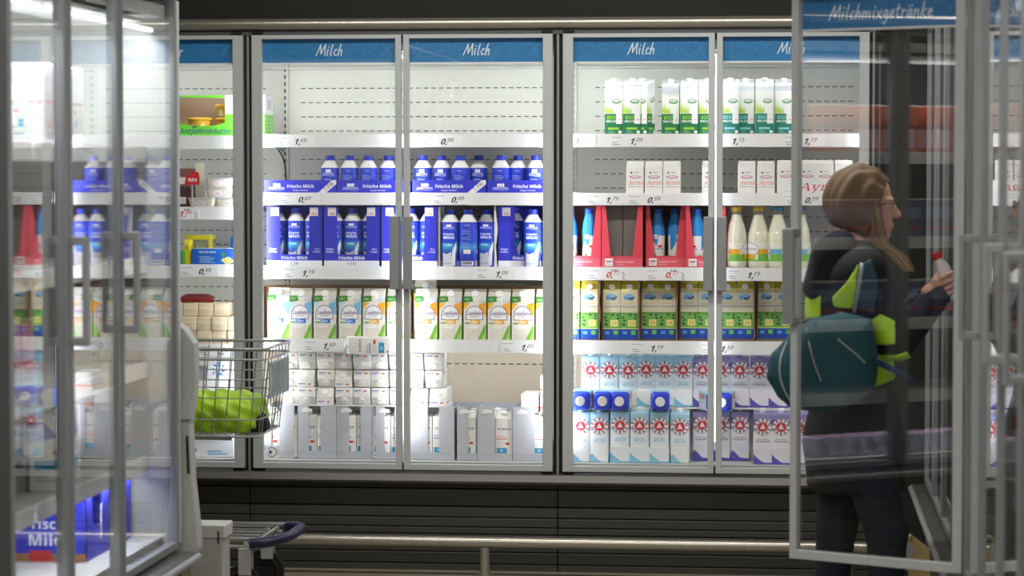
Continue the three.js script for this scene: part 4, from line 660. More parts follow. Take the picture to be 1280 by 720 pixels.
// ----- the butter cabinet
{ const z = -0.16, xl = fx(212, z), xr = fx(331.5, z), y = YA[0], h = fy(118, z) - y, w = xr - xl, ax = fx(224, z) - xl, bx = fx(282, z) - xl, lo = fy(156, z) - y, hi = fy(120.5, z) - y;
  const m = printed(512, 216, (g, W, H) => { R(g, '#6fcf38', 0, 0, W, H); R(g, '#f2f2f0', W * 0.585, 0, W * 0.42, H * 0.45); T(g, 'Antje', W * 0.2, H * 0.87, H * 0.17, '#1d5a78', { style: 'bold italic' }); T(g, 'Weidebutter', W * 0.47, H * 0.87, H * 0.17, '#1d5a78', { style: 'bold italic', w: W * 0.36 }); O(g, '#2c8a3a', W * 0.27, H * 0.76, 14, 8); poly(g, '#d48ac8', [[0, H * 0.8], [W * 0.08, H * 0.84], [W * 0.05, H], [0, H]]); });
  const t = thing('butter_box', 'light green cardboard box of butter tubs with cut-out window on the top shelf', 'box');
  part(t, 'front_panel', frontUV(outline([rectPts(0, w, 0, h), [[ax, hi], [bx, hi - 0.004], [bx, lo + 0.012], [bx - 0.04, lo], [ax + 0.08, lo - 0.004], [ax, lo + 0.01]]], 0.003), 0, w, 0, h).translate(xl, y, z - 0.003), m);
  const sm = printed(128, 128, (g, W, H) => { R(g, '#86cf6e', 0, 0, W, H); R(g, '#eceef0', 0, 0, W, H * 0.46); for (let i = 0; i < 9; i++) R(g, '#8a8e96', W * (0.3 + i * 0.05), H * 0.1, 3, H * 0.24); for (let i = 0; i < 5; i++) R(g, '#5f9e54', W * 0.3, H * (0.52 + i * 0.09), W * 0.4, 3); });
  part(t, 'side_panel', (() => { const g = span(xr - 0.003, xr, y, y + h, z - 0.19, z - 0.003); return g; })(), sm);
  part(t, 'back_panel', span(xl, xr, y, y + h, z - 0.19, z - 0.187), std(0xa58c74, 0.9)); part(t, 'side_panel', span(xl, xl + 0.003, y, y + h, z - 0.187, z - 0.003), std(0xa58c74, 0.9)); part(t, 'bottom_panel', span(xl, xr, y, y + 0.003, z - 0.187, z - 0.003), std(0xa58c74, 0.9));
  const mTub = std(0xf0b838, 0.4), mTubLab = printed(256, 64, (g, W, H) => { R(g, '#f0b838', 0, 0, W, H); for (const c of [0.08, 0.25, 0.42, 0.59, 0.76, 0.92]) { O(g, '#f0e8b0', W * c, H * 0.7, W * 0.07, H * 0.6); lines(g, '#5a7a3a', W * (c - 0.04), H * 0.4, W * 0.08, 3, 10, 3); } });
  kind('tub', 'butter_tub', 0.11, 0.058, 0.11, (g) => { part(g, 'cup', lathe([[0, 0], [0.04, 0], [0.044, 0.003], [0.05, 0.042]]), mTubLab); part(g, 'lid', lathe([[0.05, 0.041], [0.056, 0.042], [0.056, 0.047], [0.05, 0.052], [0.03, 0.054], [0, 0.054]]), mTub); });
  [[247, 0], [282, 0], [282, 1], [247, -1]].forEach(([px, r], i) => { if (r >= 0) put('tub', px, z - 0.012, y + 0.004 + (r === 0 ? 0.026 : 0.083), ['yellow butter tub standing single in the green box window', 'yellow butter tub lower one of the stacked pair', 'yellow butter tub upper one of the stacked pair'][i], 'tub', 'butter tubs'); });
  part(t, 'inner_tray', span(xl + 0.003, xr - 0.003, y + 0.003, y + 0.0255, z - 0.187, z - 0.003), mTub);
}
{ const y = YA[1], z = ZP;
  const mClear = printed(256, 96, (g, w, h) => { R(g, '#d8d0b0', 0, 0, w, h); for (const o of [0, w / 2]) { R(g, '#c9c4c4', o + w * 0.1, h * 0.15, w * 0.28, h * 0.7); O(g, '#e4dcda', o + w * 0.24, h * 0.5, w * 0.1, h * 0.3); lines(g, '#a8606a', o + w * 0.18, h * 0.42, w * 0.12, 2, 12, 4); } });
  kind('spread', 'spread_tub', 0.116, 0.042, 0.08, (g) => { part(g, 'cup', pack([[0, 0.048, 0.032, 0.012], [0.036, 0.056, 0.039, 0.012]], 3, 0.6), mClear); part(g, 'lid', pack([[0.034, 0.058, 0.041, 0.012], [0.041, 0.058, 0.041, 0.012], [0.042, 0.054, 0.037, 0.012]], 3, 0.6), std(0xb4b4b8, 0.3)); });
  [[252, 0, 0.012], [284, 0, -0.02], [272, 1, -0.02], [272, 2, -0.02], [300, 1, -0.03], [310, 2, -0.03]].forEach(([px, r, dz], i) => { if (i < 4 || i === 4) put('spread', px + (i === 4 ? 8 : 0), z + dz, y + r * 0.0425, ['clear spread tub alone at the front under the red tag', 'clear spread tub lowest of the stack', 'clear spread tub in the middle of the stack', 'clear spread tub on top of the stack', 'clear spread tub mostly behind the door frame'][i], 'tub', 'clear spread tubs', { plane: z }); });
  const t = thing('new_sign', 'small red sign with the white word NEU at the spread tubs', 'sign'), x0 = fx(231, -0.1), x1 = fx(250, -0.1), y0 = fy(231, -0.1), y1 = fy(215, -0.1);
  part(t, 'plate', frontUV(outline([[[0, 0], [1, 0], [1, 0.62], [0.92, 1], [0.42, 1], [0.3, 0.72], [0.12, 0.7]].map(([a, b]) => [x0 + a * (x1 - x0), y0 + b * (y1 - y0)])], 0.003).translate(0, 0, -0.1), x0, x1, y0, y1), printed(96, 80, (g, w, h) => { R(g, '#d82a34', 0, 0, w, h); T(g, 'NEU', w * 0.54, h * 0.62, h * 0.36, '#fff'); }));
  part(t, 'stem', span(x0 + 0.03, x0 + 0.036, YA[1], y0 + 0.005, -0.106, -0.101), M.plasticGrey);
  const c = thing('shelf_card', 'pale upright divider card behind the small red sign', 'card'); part(c, 'card', span(fx(241, z), fx(252, z), y, y + 0.19, z - 0.06, z - 0.056), std(0xcfc8b4, 0.7)); part(c, 'foot', span(fx(241, z), fx(252, z), y, y + 0.003, z - 0.1, z - 0.02), M.plasticGrey);
  [[218, 0], [218, 1]].forEach(([px, r], i) => { const b = thing('snack_box', ['dark red snack box lower at the red sign', 'dark red snack box upper at the red sign'][i], 'box', [fx(px + 8, z) - 0.02, y + r * 0.085, z - 0.1]); part(b, 'carton', pack(brikRings(0.11, 0.083, 0.12)), std(i ? 0x7a4a44 : 0x4a2c2e, 0.6)); part(b, 'label', box(0.07, 0.03, 0.001, 0, 0.03, 0.0607), std(0xd8d2c4, 0.6)); });
}
function printedBox(name, label, cat, a, b, ytop, y, z, d, draw, ry = 0, group) {
  const xl = fx(a, z), xr = fx(b, z), w = xr - xl, h = fy(ytop, z, (a + b) / 2) - y, t = thing(name, label, cat, [(xl + xr) / 2, y, z - d / 2], ry, group);
  part(t, 'carton', pack(brikRings(w, h, d)), printed(256, Math.max(64, Math.round(128 * h / w)), (g, W, H) => { draw(g, W / 2, H, 0); g.save(); g.translate(W / 2, 0); draw(g, W / 2, H, 1); g.restore(); })); part(t, 'flap', rbox(w * 0.9, 0.002, d * 0.4, 0.0008, 0, h + 0.001, 0), M.cardWhite); return t;
}
{ const y = YA[2];
  printedBox('cheese_box', 'yellow cheese box standing behind the blue pasta box', 'box', 231, 264, 294, y, ZP - 0.1, 0.1, (g, w, h) => { R(g, '#e8d820', 0, 0, w, h); R(g, '#8a8a70', w * 0.3, h * 0.15, w * 0.6, h * 0.55); lines(g, '#d8d0a0', w * 0.4, h * 0.25, w * 0.4, 4, 9, 3); });
  printedBox('cheese_box', 'narrow yellow cheese box upright beside the green box', 'box', 230, 238, 300, y, ZP - 0.02, 0.06, (g, w, h) => { R(g, '#f0e020', 0, 0, w, h); R(g, '#c8b020', w * 0.2, h * 0.2, w * 0.5, h * 0.2); });
  printedBox('green_box', 'small green box at the door edge beside the yellow box', 'box', 219, 229.5, 313, y, ZP, 0.08, (g, w, h) => { R(g, '#1f9a48', 0, 0, w, h); lines(g, '#d0f0d8', w * 0.2, h * 0.75, w * 0.6, 2, 8, 3); });
  printedBox('pasta_box', 'blue box with white print lying in front on the third butter shelf', 'box', 239.5, 294, 311, y, ZP, 0.08, (g, w, h) => { R(g, '#1a66c8', 0, 0, w, h); T(g, 'FRISCHE PASTA', w * 0.36, h * 0.2, h * 0.16, '#e8f2ff', { w: w * 0.4 }); lines(g, '#a8ccf4', w * 0.16, h * 0.45, w * 0.38, 5, h * 0.09, 3); R(g, '#1c54a0', w * 0.7, 0, w * 0.3, h); for (const [x, yy] of [[0.75, 0.7], [0.83, 0.62], [0.9, 0.75], [0.82, 0.85]]) { O(g, '#e8d48a', w * x, h * yy, 9, 8); O(g, '#b89a4a', w * x, h * yy, 4, 3); } O(g, '#4a8a3a', w * 0.72, h * 0.35, 5, 12); });
  printedBox('pasta_box', 'blue pasta box further back beside the frame', 'box', 288, 306, 296, y, ZP - 0.14, 0.08, (g, w, h) => { R(g, '#1c54a0', 0, 0, w, h); O(g, '#e8d48a', w * 0.5, h * 0.7, 14, 12); O(g, '#4a8a3a', w * 0.3, h * 0.3, 8, 14); });
}
{ const y = YA[3], z = ZP; const mC = std(0xd8c8a8, 0.75), w0 = 0.0655, x0 = fx(216, z);
  kind('cream', 'cream_carton', w0, 0.058, 0.1, (g) => { part(g, 'carton', pack(brikRings(w0, 0.058, 0.1)), mC); part(g, 'end_fold', rbox(w0 * 0.9, 0.012, 0.003, 0.001, 0, 0.035, 0.0505), std(0xe2d4b6, 0.75)); });
  for (let r = 0; r < 3; r++) for (let i = 0; i < 5; i++) if (!(r === 2 && i === 4)) put('cream', 0, z - (r === 2 ? 0.04 : 0.004 * ((i + r) % 2)), y + r * 0.0585, `beige cream carton, ${ORD[i]} in the ${['bottom', 'middle', 'top'][r]} row of the stacked block`, 'carton', 'stacked beige cartons', { raw: x0 + i * 0.067 });
  const t = thing('cream_pouch', 'dark red pouch lying on top of the beige cartons', 'pouch', [fx(240, z), y + 0.1765, z - 0.1]); part(t, 'pouch', pack([[0, 0.07, 0.03, 0.02], [0.018, 0.08, 0.04, 0.03], [0.034, 0.05, 0.02, 0.02]], 4, 1), std(0x8a2a2e, 0.5)); part(t, 'seal', rbox(0.02, 0.004, 0.06, 0.001, 0.082, 0.016, 0), std(0xc8b8ae, 0.5));
}
{ const z = ZP, mTip = (g, w, h, s) => { R(g, '#eef0f2', 0, 0, w, h); if (!s) { for (let i = 0; i < 8; i++) { const a = i * Math.PI / 4; poly(g, '#3a86d0', [[w * 0.72, h * 0.2], [w * 0.72 + Math.cos(a) * w * 0.16, h * 0.2 + Math.sin(a) * w * 0.16], [w * 0.72 + Math.cos(a + 0.5) * w * 0.1, h * 0.2 + Math.sin(a + 0.5) * w * 0.1]]); } T(g, 'TiP', w * 0.72, h * 0.2, w * 0.15, '#fff'); R(g, '#9a9ea4', w * 0.04, h * 0.12, w * 0.46, h * 0.26); R(g, '#d0d4da', 0, h * 0.66, w, 2); lines(g, '#6aa0d8', w * 0.5, h * 0.85, w * 0.4, 2, 6, 3); T(g, 'TiP', w * 0.22, h * 0.86, w * 0.13, '#3a86d0'); } };
  printedBox('milk_pack', 'white shrink pack with blue star emblem, upper one behind the shopping cart', 'box', 226, 290, 449, YD + 0.196, z - 0.01, 0.2, mTip); printedBox('milk_pack', 'white shrink pack with blue star emblem on the bottom deck behind the cart', 'box', 224, 291, 513, YD, z, 0.25, mTip);
}

// ---------------------------------------------------------------- the two cabinets along the aisle
const SH = [1.765, 1.4, 1.05, 0.735];                // heights of their shelves
function aisleCabinet(side, x, zs, zEnd, zNear, label, opt) {     // side +1: its doors face +x (left of the aisle), -1: they face -x
  const t = thing('refrigerated_cabinet', label, 'refrigerator'), dTop = doorTop + (side > 0 ? 0.022 : 0);
  const X = (d) => x - side * d, S = (d0, d1, y0, y1, z0, z1) => span(Math.min(X(d0), X(d1)), Math.max(X(d0), X(d1)), y0, y1, z0, z1);
  part(t, 'back_panel', S(0.62, 0.67, 0.3, 2.2, zEnd, zNear), opt.backMat ?? M.cream);
  part(t, 'inner_ceiling', S(0.03, 0.62, 2.19, 2.23, zEnd, zNear), M.shelf);
  part(t, 'header', S(0.03, 0.67, 2.3, 2.75, zEnd, zNear), M.fascia);
  part(t, 'header_strip', S(-0.005, 0.05, 2.273, 2.3, zEnd, zNear), M.aluDark);
  part(t, 'cornice', rod([X(-0.02), 2.325, zEnd], [X(-0.02), 2.325, zNear], 0.024, 20), M.steel);
  part(t, 'deck', S(0.06, 0.62, 0.435, 0.462, zEnd, zNear), M.shelf);
  part(t, 'plinth', S(0.02, 0.6, 0, 0.4, zEnd, zNear), M.black);
  part(t, 'sill', S(-0.06, 0.1, 0.385, 0.412, zEnd, zNear), M.sill);
  part(t, 'sill_edge', rod([X(-0.062), 0.395, zEnd], [X(-0.062), 0.395, zNear], 0.014, 14), M.aluGrey);
  for (let i = 0; i < 5; i++) part(t, 'kick_board', S(-0.006 - (i % 2) * 0.004, 0.012, 0.01 + i * 0.074, 0.08 + i * 0.074, zEnd, zNear), M.kick);
  SH.forEach((y) => {
    const s = part(t, 'shelf', S(0.105, 0.6, y - 0.022, y - 0.003, zEnd + 0.02, zNear), M.shelf);
    part(s, 'price_rail', S(0.1, 0.106, y - 0.05, y + 0.002, zEnd + 0.02, zNear), M.rail);
  });
  if (!opt.noEnd) part(t, 'end_wall', S(0.03, 0.67, 0.4, 2.25, zEnd - 0.03, zEnd), opt.endMat ?? M.shelf);
  zs.forEach(([za, zb, turn, hz, wide], i) => {
    const w = zb - za, door = makeDoor(t, w, dTop - doorBottom, { banner: opt.words?.[i], bannerH: 0.09, frameL: 0.03, frameR: wide ?? 0.03, handleAt: hz === undefined ? null : [side > 0 ? w - (hz - za) : hz - za, 1.19 - doorBottom, 1.5 - doorBottom], mats: wide ? M.aluDark : M.aluMid });
    // local x runs along the door seen from the aisle
    door.rotation.y = side > 0 ? Math.PI / 2 : -Math.PI / 2;
    const xd = side > 0 ? x - 0.03 : x + 0.018; door.position.set(xd, doorBottom, side > 0 ? zb : za);
    if (turn) { const hinge = turn[0], a = turn[1]; const p = new THREE.Vector3(0, 0, door.position.z - hinge).applyAxisAngle(new THREE.Vector3(0, 1, 0), a); door.position.set(xd + p.x, doorBottom, hinge + p.z); door.rotation.y += a; }
  });
  for (const z of opt.posts) {
    part(t, 'post', S(0.004, 0.06, 0.44, 2.245, z - 0.014, z + 0.014), M.black); part(t, 'post_cover', S(-0.006, 0.004, 0.44, 2.245, z - 0.006, z + 0.006), M.aluGrey);
    if (opt.tubes) for (const s of [-1, 1]) { part(t, 'light_tube', box(0.012, 1.62, 0.012, X(0.066), 1.36, z + s * 0.02), M.led); lightStrip(t, X(0.066), 1.36, z + s * 0.02, 0.012, 1.62, [-side * 0.6, 0, s * 0.8], opt.tubes); }
  }
  const len = zNear - zEnd - 0.1, zm = (zNear + zEnd) / 2;
  part(t, 'canopy_tube', box(0.014, 0.014, len, X(0.075), 2.15, zm), M.led);
  lightStrip(t, X(0.075), 2.15, zm, len, 0.014, [-side * 0.6, -0.8, 0], opt.canopy);
  if (opt.addedDeckTube) { part(t, 'added_deck_tube', box(0.014, 0.012, len, X(0.13), SH[3] - 0.045, zm), M.led); lightStrip(t, X(0.13), SH[3] - 0.048, zm, len, 0.012, [-side * 0.45, -0.9, 0], opt.addedDeckTube); }  // added tube under the lowest shelf, only brightens the goods on the deck
  part(t, 'lamp_cover', S(0.055, 0.3, 2.165, 2.178, zEnd + (opt.noEnd ? 0.01 : 0.25), zNear), M.rail);
  return t;
}
const leftDoors = [[2.38, 3.12, null, 3.095], [3.135, 3.7, null, 3.68]], leftDoors2 = [[3.715, 4.28, null], [4.31, 4.71, null], [4.73, 5.33, [5.33, -0.24], undefined, 0.08], [5.36, 6.02, null]];
const cabL = aisleCabinet(1, XL, leftDoors, 2.37, 3.704, 'tall refrigerated cabinet with closed glass doors seen edge-on beside the shopping cart', { words: [], posts: [], canopy: L.side, addedDeckTube: L.addedSideDeck, endMat: M.plasticGrey });
const cabL2 = aisleCabinet(1, XL, leftDoors2, 3.706, 6.1, 'refrigerated dessert cabinet with dark interior, mirrored in the glass of the open door', { words: [], posts: [4.295, 5.345], canopy: L.sideDark, addedDeckTube: L.addedSideDeckDark, backMat: std(0x34363c, 0.8), noEnd: true });
part(cabL, 'corner_post', span(XL - 0.06, XL - 0.004, 0.44, 2.25, 2.325, 2.368), M.alu);
{ // light grey moulded end piece below the end of the doors
  const z = 2.31, o = [[219, 404], [230, 412], [242, 430], [243, 470], [239, 512], [236, 530], [239, 600], [245, 655], [247, 684], [240, 704], [219, 704]].map(([x, y]) => { const p = P(x, y, z); return [p.x, p.y]; });
  part(cabL, 'end_cover', outline([o], 0.06, 0.004).translate(0, 0, z - 0.06), M.plasticGrey, undefined).userData.label = 'light grey moulded end cover';
  const q = [[232, 545], [235, 545], [237, 592], [234, 592]].map(([x, y]) => { const p = P(x, y, z + 0.01); return [p.x, p.y]; });
  part(cabL, 'grip_slot', outline([q], 0.004).translate(0, 0, z + 0.006), M.black);
  const c0 = P(224, 500, z), c1 = P(240, 524, z); part(cabL, 'clip', span(c0.x, c1.x, c1.y, c0.y, z, z + 0.016), M.plasticGrey);
}
const rightDoors = [[0.26, 0.85, null], [0.87, 1.46, null], [1.48, 2.08, null], [2.72, 3.36, null, 3.15], [3.38, 4.02, null], [4.04, 4.66, null, 4.13], [4.68, 5.28, null, 4.8]];
const cabR = aisleCabinet(-1, XR, rightDoors, 0.2, 5.3, 'refrigerated cabinet of mixed milk drinks seen edge-on with one door swung open', { words: [], posts: [0.24, 2.095, 2.7, 5.29], canopy: L.sideDim });
{ // the open door: hinged near the camera, free edge over the aisle
  const hinge = new THREE.Vector3(0.545, 0, 2.66), free = new THREE.Vector3(0.012, 0, 2.375), w = hinge.distanceTo(free);
  const d = makeDoor(cabR, w, doorTop - doorBottom, { banner: 'Milchmixgetränke', bannerH: 0.098, frameL: 0.021, frameR: 0.03, frameB: 0.026, panes: 2, handleAt: [0.012, 1.19 - doorBottom, 1.5 - doorBottom] });
  d.position.set(free.x, doorBottom, free.z); d.rotation.y = -Math.atan2(hinge.z - free.z, hinge.x - free.x);
  d.userData.label = 'door swung wide open into the aisle';
}
// goods in the left cabinet
kind('whitepack', 'milk_pack', 0.17, 0.235, 0.2, (g) => { part(g, 'carton', pack(brikRings(0.17, 0.235, 0.2)), printed(384, 264, (c, w, h) => { R(c, '#f2f2f4', 0, 0, w, h); for (const o of [0, w / 2]) { for (let i = 0; i < 6; i++) { R(c, '#c9cad8', o + w * (0.03 + i * 0.075), h * 0.14, 9, 26); R(c, '#e06a6a', o + w * (0.03 + i * 0.08), h * 0.46, w * 0.05, 6); } O(c, '#e05a60', o + w * 0.25, h * 0.58, 10, 7); R(c, '#6ab4e4', o + w * 0.27, h * 0.68, 16, 26); lines(c, '#9ab4c4', o + w * 0.05, h * 0.86, w * 0.38, 2, 12, 5); lines(c, '#e8a0a0', o + w * 0.05, h * 0.72, w * 0.18, 2, 12, 5); } })); part(g, 'top_seam', rbox(0.15, 0.006, 0.012, 0.002, 0, 0.237, 0), M.white); });
kind('cup', 'yoghurt_cup', 0.07, 0.085, 0.07, (g) => { part(g, 'cup', lathe([[0, 0], [0.026, 0], [0.034, 0.08]], 20), std(0xd8dcee, 0.5)); part(g, 'lid', lathe([[0.036, 0.08], [0.036, 0.084], [0, 0.085]], 20), std(0xc8a8c0, 0.35, 0.3)); });
kind('pinkpack', 'yoghurt_pack', 0.12, 0.19, 0.12, (g) => { part(g, 'carton', pack(brikRings(0.12, 0.19, 0.12)), printed(128, 128, (c, w, h) => { R(c, '#e8a0b0', 0, 0, w, h); R(c, '#f4e4e8', 0, h * 0.7, w, h * 0.3); R(c, '#c04a5a', 0, h * 0.62, w, h * 0.06); })); part(g, 'lid', rbox(0.118, 0.006, 0.118, 0.002, 0, 0.193, 0), M.white); });
kind('bluelabel', 'milk_pack', 0.1, 0.235, 0.09, (g) => { part(g, 'carton', pack(brikRings(0.1, 0.235, 0.09)), printed(256, 300, (c, w, h) => { R(c, '#eef0f2', 0, 0, w, h); for (const o of [0, w / 2]) { poly(c, '#5a62d0', [[o, h * 0.12], [o + w * 0.2, h * 0.1], [o + w * 0.45, h * 0.3], [o, h * 0.38]]); T(c, 'Dul', o + w * 0.14, h * 0.17, 40, '#5058c8', { style: 'italic' }); O(c, '#e05a50', o + w * 0.4, h * 0.5, 12, 9); R(c, '#3aa0d0', o + w * 0.08, h * 0.6, w * 0.36, h * 0.12); lines(c, '#a8acb8', o + w * 0.1, h * 0.8, w * 0.3, 2, 14, 5); } })); part(g, 'cap', new THREE.CylinderGeometry(0.014, 0.014, 0.014, 16).translate(0, 0.242, 0.015), M.capWhite); });
function putL(key, z, d, y, label, cat, group, ry = 0) { const k = K[key], g = k.proto.clone(); g.name = numbered(k.name); g.position.set(XL - d, y + 0.0005, z + 0.24); g.rotation.y = ry; tag(g, label, cat, group); scene.add(g); return g; }
const YS = SH.map((y) => y - 0.003);
[[3.2, 0.2], [3.2, 0.38], [2.98, 0.2]].forEach(([z, d], i) => putL('whitepack', z, d, YS[0] , ['white milk multipack with red and blue print on the upper shelf at the edge-on doors', 'white milk multipack standing deeper on the upper shelf', 'white milk multipack standing second towards the shopping cart'][i], 'milk pack', 'white multipacks'));
[[3.2, 0.3], [3.06, 0.3]].forEach(([z, d], i) => putL('pinkpack', z, d, YS[2], ['pink yoghurt pack behind the edge-on glass door', 'pink yoghurt pack second behind the edge-on glass door'][i], 'pack', 'pink packs'));
[[3.2, 0.45], [3.12, 0.45]].forEach(([z, d], i) => putL('ncar', z, d, YS[2], ['yellow topped carton on the lower shelf behind the edge-on door', 'yellow topped carton second on the lower shelf behind the edge-on door'][i], 'milk carton', 'yellow cartons edge-on'));
[[3.1, 0.17, 0.1], [3.06, 0.285, 0], [2.98, 0.17, 0.05], [2.86, 0.2, 0]].forEach(([z, d, ry], i) => putL('bluelabel', z, d, YS[3], ['white milk carton with blue brush print and teal band on the lowest shelf', 'white milk carton with teal band standing deeper on the lowest shelf', 'white milk carton with red dot second on the lowest shelf', 'white milk carton with teal band last towards the end wall'][i], 'milk carton', 'teal banded cartons', ry));
{ const mBig = printed(384, 448, (g, w, h) => { R(g, '#2c33c0', 0, 0, w, h); brandEmblem(g, w * 0.52, h * 0.26, h * 0.1); T(g, 'Frische', w * 0.48, h * 0.53, h * 0.17, '#eef0fa', { w: w * 0.8 }); T(g, 'Milch', w * 0.5, h * 0.73, h * 0.2, '#eef0fa', { w: w * 0.8 }); R(g, '#a0704a', 0, h * 0.9, w, h * 0.1); R(g, '#c03030', w * 0.22, h * 0.86, w * 0.3, h * 0.14); });
  const mSide = printed(384, 448, (g, w, h) => { R(g, '#2c33c0', 0, 0, w, h); R(g, '#3a44d8', w * 0.4, 0, w * 0.2, h); poly(g, '#e8ecf6', [[w * 0.6, h * 0.8], [w * 0.66, h * 0.35], [w * 0.7, h * 0.35], [w * 0.68, h * 0.8]]); lines(g, '#c8ccf0', w * 0.6, h * 0.1, w * 0.2, 3, 18, 6); });
  [[2.6, 'large blue milk case with white lettering at the bottom of the edge-on cabinet'], [2.31, 'large blue milk case standing behind the lettered one, nearest the end wall']].forEach(([z, label], i) => {
    const t = thing('milk_case', label, 'case', [XL - 0.272, 0.463, z + 0.24], 0, 'large blue cases'), w = 0.235, d = 0.27, h = 0.25;
    part(t, 'front_panel', frontUV(outline([[[-w / 2, 0], [w / 2, 0], [w / 2, h * 0.9], [w * 0.3, h * 0.9], [w * 0.3, h], [w * 0.12, h], [w * 0.1, h * 0.93], [-w * 0.12, h * 0.93], [-w * 0.14, h], [-w * 0.32, h], [-w * 0.34, h * 0.92], [-w / 2, h * 0.92]]], 0.003), -w / 2, w / 2, 0, h).translate(0, 0, d / 2 - 0.003), mBig);
    part(t, 'side_panel', frontUV(outline([[[-d / 2, 0], [d / 2, 0], [d / 2, h], [d * 0.2, h * 0.95], [0.04, h * 0.4], [-0.05, h * 0.4], [-d * 0.3, h * 0.95], [-d / 2, h]]], 0.003), -d / 2, d / 2, 0, h).rotateY(Math.PI / 2).translate(w / 2 - 0.003, 0, 0), mSide);
    part(t, 'side_panel', span(-w / 2, -w / 2 + 0.003, 0, h, -d / 2, d / 2 - 0.003), M.cardboard); part(t, 'back_panel', span(-w / 2, w / 2, 0, h, -d / 2, -d / 2 + 0.003), mSide); part(t, 'top_flap', span(-w / 2, w / 2, h - 0.004, h - 0.001, -d / 2, -d * 0.1), M.cardboard);
    for (const dx of [-0.07, 0.006]) { const g = putL('fri', z + 0.02, 0.272 - dx - 0.02, 0.465, `blue milk bottle in the ${['lettered', 'rear'][i]} large case, ${dx < 0 ? 'wall side' : 'aisle side'}`, 'milk bottle', 'bottles in large cases', Math.PI / 2); g.scale.y = 0.95; }
  }); }
// goods further along the left cabinet, met again as reflections in the open door
kind('darkbox', 'dessert_box', 0.16, 0.16, 0.14, (g) => { part(g, 'carton', pack(brikRings(0.16, 0.16, 0.14)), printed(128, 128, (c, w, h) => { R(c, '#56608e', 0, 0, w, h); R(c, '#c04a50', w * 0.1, h * 0.7, w * 0.8, h * 0.1); R(c, '#8fa0cc', w * 0.1, h * 0.2, w * 0.7, h * 0.3); })); part(g, 'lid', rbox(0.158, 0.006, 0.138, 0.002, 0, 0.163, 0), M.white); });
kind('orangepack', 'dessert_pack', 0.12, 0.2, 0.12, (g) => { part(g, 'carton', pack(brikRings(0.12, 0.2, 0.12)), printed(128, 128, (c, w, h) => { R(c, '#c8643a', 0, 0, w, h); R(c, '#e8c8d0', w * 0.1, h * 0.5, w * 0.8, h * 0.4); R(c, '#8a3a4a', 0, h * 0.4, w, h * 0.08); })); part(g, 'lid', rbox(0.118, 0.006, 0.118, 0.002, 0, 0.203, 0), M.white); });
for (let i = 0; i < 6; i++) { putL('orangepack', 3.8 + i * 0.19, 0.18, YS[0], `orange dessert pack, ${ORD[i]} on the top shelf past the dark door post`, 'pack', 'orange dessert packs', Math.PI / 2); putL('darkbox', 3.8 + i * 0.2, 0.19, YS[1], `blue dessert box, ${ORD[i]} on the second shelf past the dark door post`, 'box', 'blue dessert boxes', Math.PI / 2); putL('darkbox', 3.8 + i * 0.2, 0.19, YS[2], `blue dessert box, ${ORD[i]} on the third shelf past the dark door post`, 'box', 'blue dessert boxes below', Math.PI / 2); }
for (let i = 0; i < 15; i++) for (let r = 0; r < 2; r++) putL('cup', 3.72 + i * 0.085, 0.14 + r * 0.085, 0.462, `yoghurt cup with metal lid on the bottom deck, ${ORD[i]} in the ${r ? 'rear' : 'front'} row`, 'cup', 'yoghurt cups');
// goods in the right cabinet
function putR(key, z, d, y, label, cat, group, ry = -Math.PI / 2) { const k = K[key], g = k.proto.clone(); g.name = numbered(k.name); g.position.set(XR + d, y + 0.0005, z); g.rotation.y = ry; tag(g, label, cat, group); scene.add(g); return g; }
kind('drink', 'milk_drink_bottle', 0.05, 0.17, 0.05, (g) => { part(g, 'bottle', lathe([[0, 0], [0.022, 0], [0.0245, 0.006], [0.0245, 0.045], [0.021, 0.06], [0.0245, 0.08], [0.0235, 0.11], [0.016, 0.135], [0.015, 0.145]], 24), std(0xece9ea, 0.35)); part(g, 'label', new THREE.CylinderGeometry(0.0249, 0.0249, 0.035, 24, 1, true).translate(0, 0.026, 0), printed(128, 48, (c, w, h) => { R(c, '#8fb4c8', 0, 0, w, h); R(c, '#e8eef2', 0, h * 0.7, w, h * 0.3); lines(c, '#d84a50', 10, 8, 90, 1, 8, 5); })); part(g, 'cap', new THREE.CylinderGeometry(0.0172, 0.0176, 0.022, 20).translate(0, 0.155, 0), M.red); });
for (let k = 0; k < 2; k++) for (let i = 0; i < 9; i++) putR('drink', 2.12 + i * 0.062, 0.15, YS[2 + k], `white drink bottle with red cap, ${ORD[i]} on the ${['upper', 'lower'][k]} shelf behind the open door`, 'drink bottle', 'drink bottles in the open cabinet');

